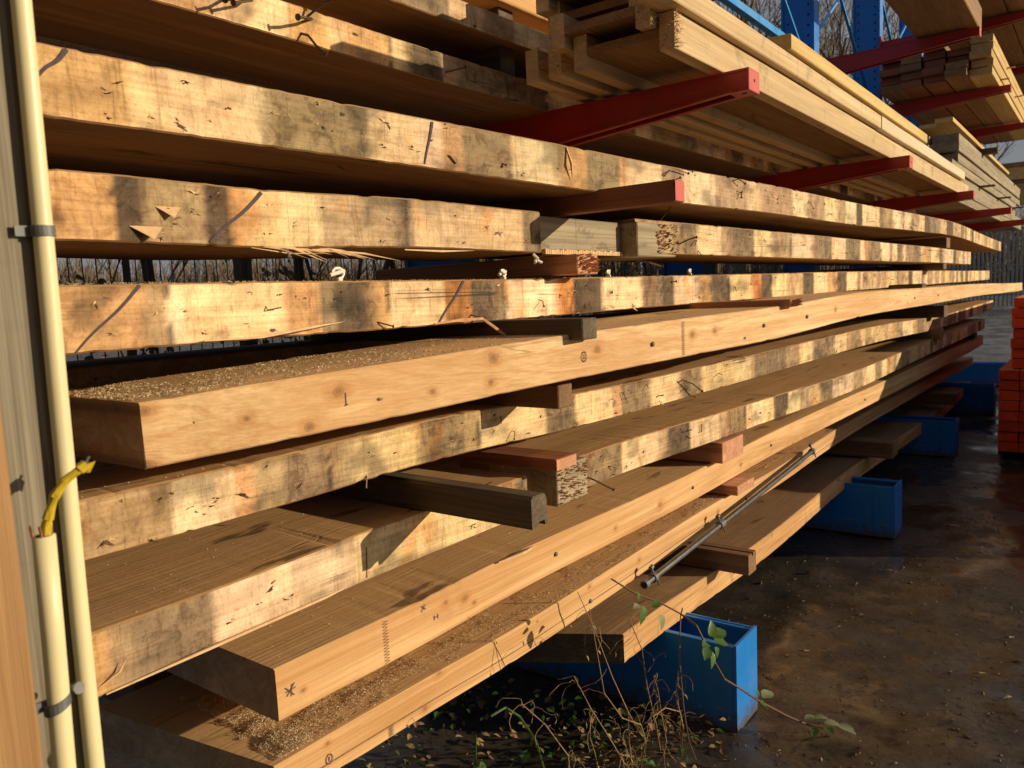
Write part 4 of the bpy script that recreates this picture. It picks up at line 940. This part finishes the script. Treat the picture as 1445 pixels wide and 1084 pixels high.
m = MB(); m.tube([(-.790, .296, 0), (-.790, .300, .6), (-.789, .302, .87), (-.788, .305, 1.0), (-.788, .307, 1.098)], .0100, 24); m.build('pipe', M_pvc, cd2, smooth=True)
m = MB(); m.tube([(-.788, .307, 1.0975), (-.788, .307, 1.0985)], .007, 16); m.build('pipe_mouth', M_navy, cd2)
saddle(cd2, .3025, .935, .0100, .35, 1, -.789)
m = MB(); cp = [(-.787, .307, 1.088), (-.785, .309, 1.108), (-.782, .312, 1.120), (-.778, .317, 1.136), (-.774, .325, 1.148), (-.770, .334, 1.155), (-.768, .341, 1.160)]
m.tube(cp, [.0040, .0034, .0042, .0033, .0043, .0036, .0040], 9)
for ph in (0, 2.2): m.tube([(q[0]+.0026*cos(ph+i*1.4), q[1]+.0026*sin(ph+i*1.4), q[2]) for i, q in enumerate(cp)], [.0022, .0026, .0018, .0028, .0020, .0027, .0022], 7)
for q, w_ in ((.30, .0052), (.52, .0050), (.97, .0056)):
    i_ = q*(len(cp)-1); a_ = Vector(cp[int(i_)]).lerp(Vector(cp[min(len(cp)-1, int(i_)+1)]), i_-int(i_)); d_ = (Vector(cp[min(len(cp)-1, int(i_)+1)])-Vector(cp[int(i_)])).normalized(); m.tube([a_-d_*.004, a_+d_*.004], [w_, w_*.86], 7)
m.add([cp[-1], (-.764, .350, 1.163), (-.767, .345, 1.152), (-.770, .341, 1.153)], [(0, 1, 2), (0, 2, 3), (0, 3, 1), (1, 3, 2)])
cb = m.build('taped_cable', M_yel, cd2)
m = MB(); m.tube([cp[-1], (-.767, .346, 1.168)], .0012, 6); m.tube([cp[-1], (-.767, .344, 1.163)], .002, 6); m.build('wire_end', M_galv, cb)
m = MB()
for dx, dy in ((.006, -.004), (-.004, -.007), (.0, .006)): m.tube([(-.788+dx, .307+dy, 1.09), (-.788+dx*1.1, .307+dy*1.2, 1.103), (-.786+dx, .306+dy*1.3, 1.109)], .0014, 6)
m.build('frayed_wires', M_copper, cb)
e = empty('fence_board', (-.71, .1, 0)); tag(e, 'smooth brown upright board in the bottom left corner', 'board')
vpost('board', -.735, -.700, -.05, .253, 2.2, M_board, e, 3)
# ------------------------------------------------------------------ brambles and weeds by the first base
def leaf_mesh(m, p, d, up, L_, mi=0, w=.62):
    d = Vector(d).normalized(); up = Vector(up); s = d.cross(up).normalized(); up = s.cross(d)
    n = 7 if L_ < .035 else 12; vs = [p]; prof = [0, .55, .9, 1, .88, .62, .3, 0] if n == 7 else [0, .42, .7, .88, .97, 1, .97, .9, .79, .64, .46, .25, 0]
    mid = []; le = []; ri = []
    for i in range(n+1):
        k = i/n; c = Vector(p)+d*L_*k - up*L_*.25*k*k
        wd = L_*w*.5*prof[i]*(1.12 if i % 2 else .95)
        mid.append(c); le.append(c+s*wd+up*wd*.28); ri.append(c-s*wd+up*wd*.28)
    vs = mid+le+ri; fs = []
    for i in range(n): fs += [(i, i+1, n+1+i+1, n+1+i), (i, 2*(n+1)+i, 2*(n+1)+i+1, i+1)]
    m.add(vs, fs, mi)
br = empty('bramble', (-.95, 1.9, 0)); tag(br, 'long bramble shoot arching past the first blue base to the ground', 'bramble')
bp = [(-.97, 1.66, .585), (-.92, 1.70, .54), (-.88, 1.74, .515), (-.84, 1.776, .48), (-.79, 1.76, .466), (-.76, 1.80, .36), (-.76, 1.86, .29), (-.755, 1.945, .23), (-.74, 2.06, .143), (-.70, 2.16, .066), (-.66, 2.21, .028), (-.60, 2.24, .015)]
m = MB(); m.tube(bp, [.0022]*4+[.0028]*4+[.003]*4, 7)
for i in range(len(bp)-1):
    a, b = Vector(bp[i]), Vector(bp[i+1])
    for k in range(3):
        q = a.lerp(b, R.random()); m.tube([q, q+Vector((R.uniform(-1, 1), R.uniform(-1, 1), R.uniform(-1, 1))).normalized()*.007], [.0012, .0001], 4)
m.build('stem', M_bramble, br)
def leafpart(p, d, L_, mt, parent, up=(.5, -.3, .8), w=.66):
    m = MB(); q = Vector(p); leaf_mesh(m, q, d, up, L_, 0, w); return m.build('leaf', mt, parent, fix=False, smooth=True)
for a in [((-.86, 1.612, .555), (.2, -.2, -1), .045, M_leaf, (1, -.1, .1)), ((-.86, 1.60, .560), (0, -1, .2), .028, M_leafp, (.5, 0, 1)), ((-.865, 1.60, .57), (.2, .1, 1), .022, M_leaf, (1, 0, 0)), ((-.85, 1.645, .54), (.2, .9, .4), .032, M_leaf, (.5, 0, 1)), ((-.84, 1.66, .52), (.3, .1, -1), .042, M_leafp, (1, 0, .1)),
          ((-.765, 1.80, .425), (.4, 1, .25), .052, M_leaf, (.5, -.2, 1)), ((-.765, 1.81, .41), (.5, 1, -.2), .05, M_leaf, (.6, -.2, 1)), ((-.765, 1.79, .43), (.1, .2, 1), .040, M_leaf, (1, -.6, 0)), ((-.765, 1.77, .41), (.3, -1, -.3), .038, M_leaf, (.5, 0, 1)), ((-.76, 1.775, .40), (.4, -.3, -1), .042, M_leaf, (1, 0, .2)), ((-.765, 1.77, .42), (.1, -.8, .3), .034, M_leaf, (.6, 0, 1)), ((-.76, 1.80, .40), (.3, .4, -1), .035, M_leaf, (1, 0, .2)),
          ((-.735, 2.07, .15), (.3, 1, .2), .05, M_leafp, (.3, 0, 1)), ((-.735, 2.05, .145), (.4, .7, -.5), .04, M_leaf, (.5, 0, 1)), ((-.74, 2.04, .16), (.1, .1, 1), .03, M_leaf, (1, 0, 0)),
          ((-.66, 2.20, .045), (.6, .6, .2), .045, M_leafp, (0, 0, 1)), ((-.64, 2.22, .05), (1, .2, .3), .04, M_leafp, (0, 0, 1)), ((-.61, 2.22, .04), (1, .5, .1), .05, M_leafp, (0, 0, 1)), ((-.63, 2.2, .03), (.2, -1, .1), .04, M_leaf, (0, 0, 1)), ((-.58, 2.24, .035), (1, -.2, .1), .055, M_leafp, (0, 0, 1)), ((-.6, 2.2, .04), (.7, -.8, .3), .04, M_leaf, (0, 0, 1))]:
    leafpart(a[0], a[1], a[2], a[3], br, a[4])
m = MB(); m.tube([(-.84, 1.79, .49), (-.845, 1.788, .468), (-.84, 1.765, .37), (-.84, 1.784, .222), (-.84, 1.81, .12), (-.83, 1.83, .06)], .0018, 5)
for q in ((1.765, .36), (1.775, .28), (1.79, .2)): m.tube([(-.84, q[0], q[1]), (-.83, q[0]-.02, q[1]-.01)], [.0012, .0006], 4)
m.build('hanging_shoot', M_bramble, br)
def dryweed(pts, seed, label, twigs=14, curl=6):
    R = random.Random(seed); e = empty('dry_weed', pts[0]); tag(e, label, 'dry weed', 'dry weeds by the first blue base')
    m = MB(); n = len(pts); m.tube(pts, [.0027-.0018*i/(n-1) for i in range(n)], 5); m.build('stalk', M_stem, e)
    m = MB()
    for k in range(twigs):
        i = R.randint(0, n-2); a = Vector(pts[i]).lerp(Vector(pts[i+1]), R.random()); p = [a]; d = Vector((R.uniform(-1, 1), R.uniform(-1, 1), R.uniform(-.2, 1))).normalized()
        for q in range(curl):
            d = (d + Vector((R.uniform(-.7, .7), R.uniform(-.7, .7), R.uniform(-.9, .3)))).normalized(); p.append(p[-1]+d*R.uniform(.008, .017))
        m.tube(p, [.0006]*len(p), 3)
        if R.random() < .6:
            leaf_mesh(m, p[-1], (R.uniform(-1, 1), R.uniform(-1, 1), -1), (1, .3, 0), R.uniform(.008, .018), 0, .35)
    tag(m.build('withered_twigs', M_stem, e, fix=False), kind='stuff')
dw = [([(-1.0, 1.86, .0), (-.95, 1.78, .1), (-.92, 1.68, .19), (-.9, 1.60, .28), (-.9, 1.53, .40), (-.9, 1.46, .54), (-.9, 1.394, .655)], 'tallest thin stalk leaning left across the lowest beam'),
      ([(-.98, 1.80, 0), (-.93, 1.74, .13), (-.9, 1.66, .22), (-.9, 1.57, .28), (-.9, 1.49, .38), (-.9, 1.44, .60)], 'thin stalk rising beside the tallest one'),
      ([(-1.0, 1.78, 0), (-.95, 1.66, .1), (-.9, 1.508, .26), (-.9, 1.43, .37), (-.9, 1.367, .473)], 'stalk bent left with hanging curled leaves'),
      ([(-1.1, 1.62, .0), (-1.0, 1.48, .2), (-.9, 1.33, .31), (-.9, 1.25, .42), (-.9, 1.174, .50)], 'dry stalk with drooping leaves at the left of the weeds'),
      ([(-.95, 1.88, 0), (-.9, 1.80, .1), (-.88, 1.74, .2), (-.87, 1.70, .30), (-.86, 1.66, .36)], 'short tangled stalk close to the blue base'),
      ([(-.93, 1.95, 0), (-.88, 1.86, .12), (-.86, 1.80, .2), (-.85, 1.70, .26), (-.85, 1.63, .27)], 'arched stalk in front of the blue base'),
      ([(-1.0, 1.76, 0), (-.93, 1.66, .12), (-.9, 1.60, .2), (-.89, 1.58, .3)], 'upright tuft under the rough beam end'),
      ([(-1.02, 1.84, 0), (-.98, 1.72, .08), (-.93, 1.62, .15), (-.9, 1.55, .2)], 'low brittle stalk at the foot of the weeds')]
dw += [([(-.97, 1.90, 0), (-.92, 1.78, .16), (-.9, 1.70, .30), (-.89, 1.66, .42), (-.89, 1.60, .52)], 'straight straw-coloured stalk right of the rough beam end'),
       ([(-1.05, 1.70, 0), (-1.0, 1.60, .14), (-.95, 1.50, .25), (-.92, 1.46, .33)], 'slender straw stalk among the low green leaves'),
       ([(-.96, 1.98, 0), (-.91, 1.92, .10), (-.89, 1.84, .22), (-.87, 1.82, .30)], 'thin stalk at the right edge of the weeds')]
for i, (p, lb) in enumerate(dw): dryweed(p, 90+i, 'withered brown weed, ' + lb, 15 if i not in (0, 1) else 8)
for i, (x, y, z, lb) in enumerate([(-1.28, 1.30, .36, 'green bramble stalk with one round leaf cluster under the lowest beam'), (-1.20, 1.42, .40, 'bare green arching shoot under the lowest beam')]):
    e = empty('bramble_shoot', (x-.25, y+.3, 0)); tag(e, lb, 'bramble', 'green shoots under the lowest beam')
    m = MB()
    if i == 0: m.tube([(-1.35, 1.35, .02), (-1.25, 1.27, .14), (-1.13, 1.22, .24), (-1.06, 1.21, .30), (-1.05, 1.205, .37)], .002, 5)
    else: m.tube([(-1.05, 1.46, .12), (-1.05, 1.42, .25), (-1.05, 1.36, .34), (-1.05, 1.31, .385), (-1.06, 1.27, .38)], .003, 6)
    m.build('stem', M_leaf, e)
    if i == 0:
        for k in range(5): a = k*1.25; leafpart((-1.05, 1.21, .285), (.25, cos(a), sin(a)), .026, M_leaf, e, (1, 0, 0), .9)
m = MB(); m.tube([(-1.0, 1.02, .30), (-1.02, 1.06, .25), (-1.0, 1.14, .215), (-1.0, 1.25, .19), (-1.0, 1.36, .165), (-1.0, 1.47, .145)], .0032, 6)
tag(m.build('dry_cane', M_bramble), 'reddish brown cane lying under the lowest beam', 'cane')
# ground cover below the stack: small leaves and straw
def cover(n, boxr, seed, name, label, mats, smin, smax, hmax):
    R = random.Random(seed); m = MB()
    for i in range(n):
        x = R.uniform(boxr[0], boxr[1]); y = R.uniform(boxr[2], boxr[3])
        if mn.noise(Vector((x*4, y*4, seed))) < R.uniform(-.5, .3): continue
        z = gz(x, y) + R.random()**1.6*hmax; d = (R.uniform(-1, 1), R.uniform(-1, 1), R.uniform(-.3, .6)); L_ = R.uniform(smin, smax)
        leaf_mesh(m, Vector((x, y, z)), d, (R.uniform(-.3, .5), R.uniform(-.5, .2), 1), L_, R.randrange(len(mats)), R.uniform(.3, .85))
    o = m.build(name, mats, fix=False); tag(o, label, 'ground cover', None, 'stuff')
cover(1500, (-1.75, -.95, .75, 1.95), 5, 'ground_cover', 'low green and withered leaves growing under the stack', [M_leaf, M_ivy, M_stem, M_stem], .012, .034, .13)
cover(300, (-1.3, -.80, 1.5, 2.12), 6, 'dead_leaves', 'dead curled leaves and straw beside the first blue base', [M_stem, M_stem, M_bramble, M_leaf], .012, .03, .06)
def litter(n, boxr, seed, smin, smax):
    R = random.Random(seed); m = MB()
    for i in range(n):
        y = boxr[2]+(boxr[3]-boxr[2])*R.random()**1.8; x = R.uniform(boxr[0], boxr[1])
        if mn.noise(Vector((x*2.4, y*2.4, seed))) < R.uniform(-.5, .45): continue
        s = R.uniform(smin, smax)*(2.2 if R.random() < .04 else 1); z = gz(x, y)+.002
        a = R.uniform(0, pi); d = Vector((cos(a), sin(a), R.uniform(-.1, .25)))*s; w = Vector((-sin(a), cos(a), 0))*s*R.uniform(.12, .6); h = Vector((0, 0, s*R.uniform(.15, .6)))
        p = Vector((x, y, z)); m.add([p-d, p-w, p+d, p+w, p+h], [(0, 1, 4), (1, 2, 4), (2, 3, 4), (3, 0, 4)])
    return m
tag(litter(9000, (-1.2, 1.2, 1.7, 7.5), 8, .003, .009).build('ground_litter', M_litter, fix=False), 'wood crumbs, grit and bits of bark over the wet ground', 'litter', None, 'stuff')
R = random.Random(15)
for i in range(14):
    y = 1.9+3*R.random()**1.5; x = R.uniform(-.7, -.16)*(1+.1*y); a = R.uniform(-.6, .9); l = R.uniform(.025, .07); z = gz(x, y)+.006
    m = MB(); m.tube([(x, y, z), (x+cos(a)*l*.5, y+sin(a)*l*.5, z+.004), (x+cos(a+.3)*l, y+sin(a+.3)*l, z)], [.002, .003, .001], 5)
    tag(m.build('twig', [M_stem, M_bramble, M_splin][i % 3]), 'small broken twig lying on the wet ground', 'twig', 'twigs scattered on the wet ground')
# ------------------------------------------------------------------ fences and hedge behind the rack
mf = empty('mesh_fence', (-3.0, 6, 0)); tag(mf, 'dark welded mesh fence running behind the rack', 'fence')
for k in range(6):
    y0 = -.5 + k*2.6; m = MB()
    for i in range(52): m.tube([(-3.0, y0+i*.05, .03), (-3.0, y0+i*.05, 2.0)], .0025, 4, cap=False)
    for i in range(11): m.tube([(-2.995, y0, .05+i*.195), (-2.995, y0+2.6, .05+i*.195)], .0035, 4, cap=False)
    tag(m.build('mesh_panel', M_wire, mf, fix=False), kind='stuff')
    m = MB(); m.box((-3.06, y0-.03, 0), (-3.01, y0+.03, 2.1)); m.build('fence_post', M_wire, mf)
pf = empty('palisade_fence', (-2, 34, 0)); tag(pf, 'grey palisade fence across the far end of the yard', 'fence')
m = MB()
for i in range(120): 
    x = -9.5 + i*.135; m.box((x, 34, .1), (x+.065, 34.02, 2.75))
o = m.build('pales', M_palis, pf, fix=False); o['kind'] = 'stuff'
for z in (.5, 1.55, 2.4):
    m = MB(); m.box((-9.6, 34.021, z), (6.9, 34.06, z+.05)); m.build('rail', M_palis, pf)
m = MB()
for i in range(110): m.tube([(-9.4+i*.14+.05*cos(a), 33.98+.05*sin(a), 1.35+.10*a/6.3+.03*sin(a*2)) for a in (0, 1.6, 3.2, 4.7, 6.3)], .008, 3, cap=False)
o = m.build('coiled_wire', M_palis, pf, fix=False); o['kind'] = 'stuff'
def branches(m, base, d, L_, r, lev, R, spread=.55, ratio=.72, nb=(3, 5), upb=.25, mi=0):
    pts = [Vector(base)]; d = Vector(d).normalized(); n = 4
    for i in range(n):
        d = (d + Vector((R.uniform(-1, 1), R.uniform(-1, 1), R.uniform(-.6, 1)))*.13 + Vector((0, 0, upb*.12))).normalized(); pts.append(pts[-1]+d*L_/n)
    m.tube(pts, [r*(1-.45*i/n) for i in range(n+1)], 5 if lev > 2 else 3, mi, cap=False)
    if lev <= 0: return
    for k in range(R.randint(*nb)):
        i = R.uniform(1.0, n); a = pts[int(i)].lerp(pts[min(n, int(i)+1)], i-int(i))
        nd = (d + Vector((R.uniform(-1, 1), R.uniform(-1, 1), R.uniform(-.5, .9)))*spread*1.6).normalized()
        branches(m, a, nd, L_*ratio*R.uniform(.7, 1.15), r*.5, lev-1, R, spread, ratio, nb, upb, mi)
def tree(name, label, loc, h, r, lev, seed, group, lean=(0, 0, 1), spread=.5, nb=(3, 5), ratio=.68):
    R = random.Random(seed); e = empty(name, loc); tag(e, label, 'tree', group)
    t = MB(); p = [Vector(loc)]; d = Vector(lean).normalized()
    for i in range(5): d = (d+Vector((R.uniform(-.08, .08), R.uniform(-.08, .08), .05))).normalized(); p.append(p[-1]+d*h*.11)
    t.tube(p, [r*(1-.09*i) for i in range(6)], 8); t.build('trunk', M_bark, e)
    m = MB()
    for i in range(1, 6):
        for k in range(R.randint(1, 2) if i < 5 else 4):
            branches(m, p[i], (R.uniform(-1, 1), R.uniform(-1, 1), R.uniform(.5, 1.6)), h*.34*R.uniform(.7, 1.1), r*.42, lev, R, spread, ratio, nb)
    tag(m.build('crown', M_twig, e, fix=False), kind='stuff')
    return e
def dup(root, loc, rz, label, s=1):
    r_ = root.copy(); COL.objects.link(r_); r_.location = loc; r_.rotation_euler = (0, 0, rz); r_['label'] = label; r_.scale = (s, s, s)
    for ch in list(root.children):
        c = ch.copy(); COL.objects.link(c); c.parent = r_
    return r_
TG = 'bare trees behind the rack'
ta = tree('bare_tree', 'tall bare tree showing through the bracing left of the blue upright', (-9, 22, 0), 11, .17, 3, 1, TG, nb=(3, 4))
tb = tree('bare_tree', 'bare tree with steep branches between the first and second blue uprights', (-8.2, 27, 0), 11.5, .16, 3, 2, TG, nb=(3, 4))
for i, (src, x, y, rz, s, lb) in enumerate([(ta, -11, 30, 1.2, 1.15, 'bare tree farther back behind the light blue strut'), (ta, -6.6, 33, 3.3, 1.1, 'bare tree right of the second blue upright'),
        (ta, -7.6, 40, 5.1, 1.2, 'far bare tree behind the third blue upright'), (tb, -9.8, 36, .6, 1.2, 'far bare tree between the uprights')]):
    dup(src, (x, y, 0), rz, lb, s)
for i in range(9):
    dup((ta, tb)[i % 2], (-8.5+i*1.5, 46+3.5*(i % 3), 0), i*1.3, 'distant bare tree beyond the palisade fence', .42+.05*(i % 3))['group'] = 'bare trees beyond the palisade fence'
R = random.Random(40)
for i in range(15):
    y = .9+i*.62+R.uniform(-.15, .15); x = -3.55-R.uniform(0, .7); e = empty('hedge_shrub', (x, y, 0)); tag(e, 'bare stemmed hedge shrub behind the mesh fence, number %s from the left end' % ('one', 'two', 'three', 'four', 'five', 'six', 'seven', 'eight', 'nine', 'ten', 'eleven', 'twelve', 'thirteen', 'fourteen', 'fifteen')[i], 'shrub', 'hedge shrubs behind the mesh fence')
    m = MB()
    for k in range(3): 
        q = [(x+R.uniform(-.1, .1), y+R.uniform(-.12, .12), 0)]
        dd = Vector((R.uniform(-.12, .12), R.uniform(-.25, .25), 1))
        for s_ in range(5): dd = dd+Vector((R.uniform(-.1, .1), R.uniform(-.16, .16), 0)); q.append(tuple(Vector(q[-1])+dd.normalized()*.46))
        m.tube(q, [R.uniform(.014, .035)*(1-.12*j) for j in range(6)], 6)
    m.build('stem', M_bark, e)
    m = MB()
    for k in range(11): branches(m, (x+R.uniform(-.3, .3), y+R.uniform(-.35, .35), R.uniform(.2, 1.3)), (R.uniform(-.6, .8), R.uniform(-1, 1), R.uniform(.2, 1.2)), R.uniform(.4, .8), .006, 2, R, .6, .7, (2, 4))
    tag(m.build('twigs', M_twig, e, fix=False), kind='stuff')
R = random.Random(41); m = MB()
for i in range(16000):
    y = R.uniform(.2, 10.5); x = -3.5-R.uniform(0, 1.2); hh = 1.48+.5*mn.noise(Vector((y*1.2, 0, 3))); z = R.uniform(.0, max(.3, hh))
    if z > .9 and mn.noise(Vector((x*3, y*3, z*3))) < .06: continue
    leaf_mesh(m, Vector((x, y, z)), (R.uniform(-.2, 1), R.uniform(-1, 1), R.uniform(-1, .4)), (1, R.uniform(-.5, .5), .5), R.uniform(.025, .06), 0 if R.random() < .75 else 1, .7)
tag(m.build('hedge_foliage', [M_ivy, M_stem], fix=False), 'dense ivy and dead leaves filling the hedge behind the mesh fence', 'hedge', None, 'stuff')
# wooded rise beyond the yard
m = MB(); nb_ = 90
for i in range(nb_+1):
    a = -1.25 + 2.0*i/nb_
    for j, (dist, hz) in enumerate(((85, 0), (95, 1.6), (120, 3.2), (170, 4.5), (260, 4.5))):
        m.v.append((dist*sin(a), dist*cos(a), max(0, hz*(1+.5*mn.noise(Vector((a*6, j*.3, 0)))))))
for i in range(nb_):
    for j in range(4):
        m.f.append([i*5+j, i*5+j+1, (i+1)*5+j+1, (i+1)*5+j]); m.m.append(0); m.c.append(None)
M_hill = plain('wooded_slope', (.07, .065, .045), .95, 0, .6, .3)
tag(m.build('hill', M_hill, org=(0, 0, 0), smooth=True), kind='structure')
R = random.Random(9); m = MB()
for i in range(700):
    a = R.uniform(-1.2, .7); dist = R.uniform(86, 118); x, y = dist*sin(a), dist*cos(a); h = R.uniform(4.5, 8)
    for k in range(7):
        q = Vector((x+R.uniform(-1.5, 1.5), y+R.uniform(-1, 1), 1.5)); e_ = q+Vector((R.uniform(-1.6, 1.6), R.uniform(-1, 1), h*R.uniform(.6, 1)))
        m.tube([q, q.lerp(e_, .6)+Vector((R.uniform(-.4, .4), 0, 0)), e_], [.12, .07, .02], 3, cap=False)
        for w_ in range(3):
            s_ = q.lerp(e_, R.uniform(.4, .9)); m.tube([s_, s_+Vector((R.uniform(-1.4, 1.4), 0, R.uniform(.4, 1.8)))], [.05, .015], 3, cap=False)
tag(m.build('distant_woodland', M_twig, fix=False), 'far belt of bare trees along the horizon', 'woodland', None, 'stuff')
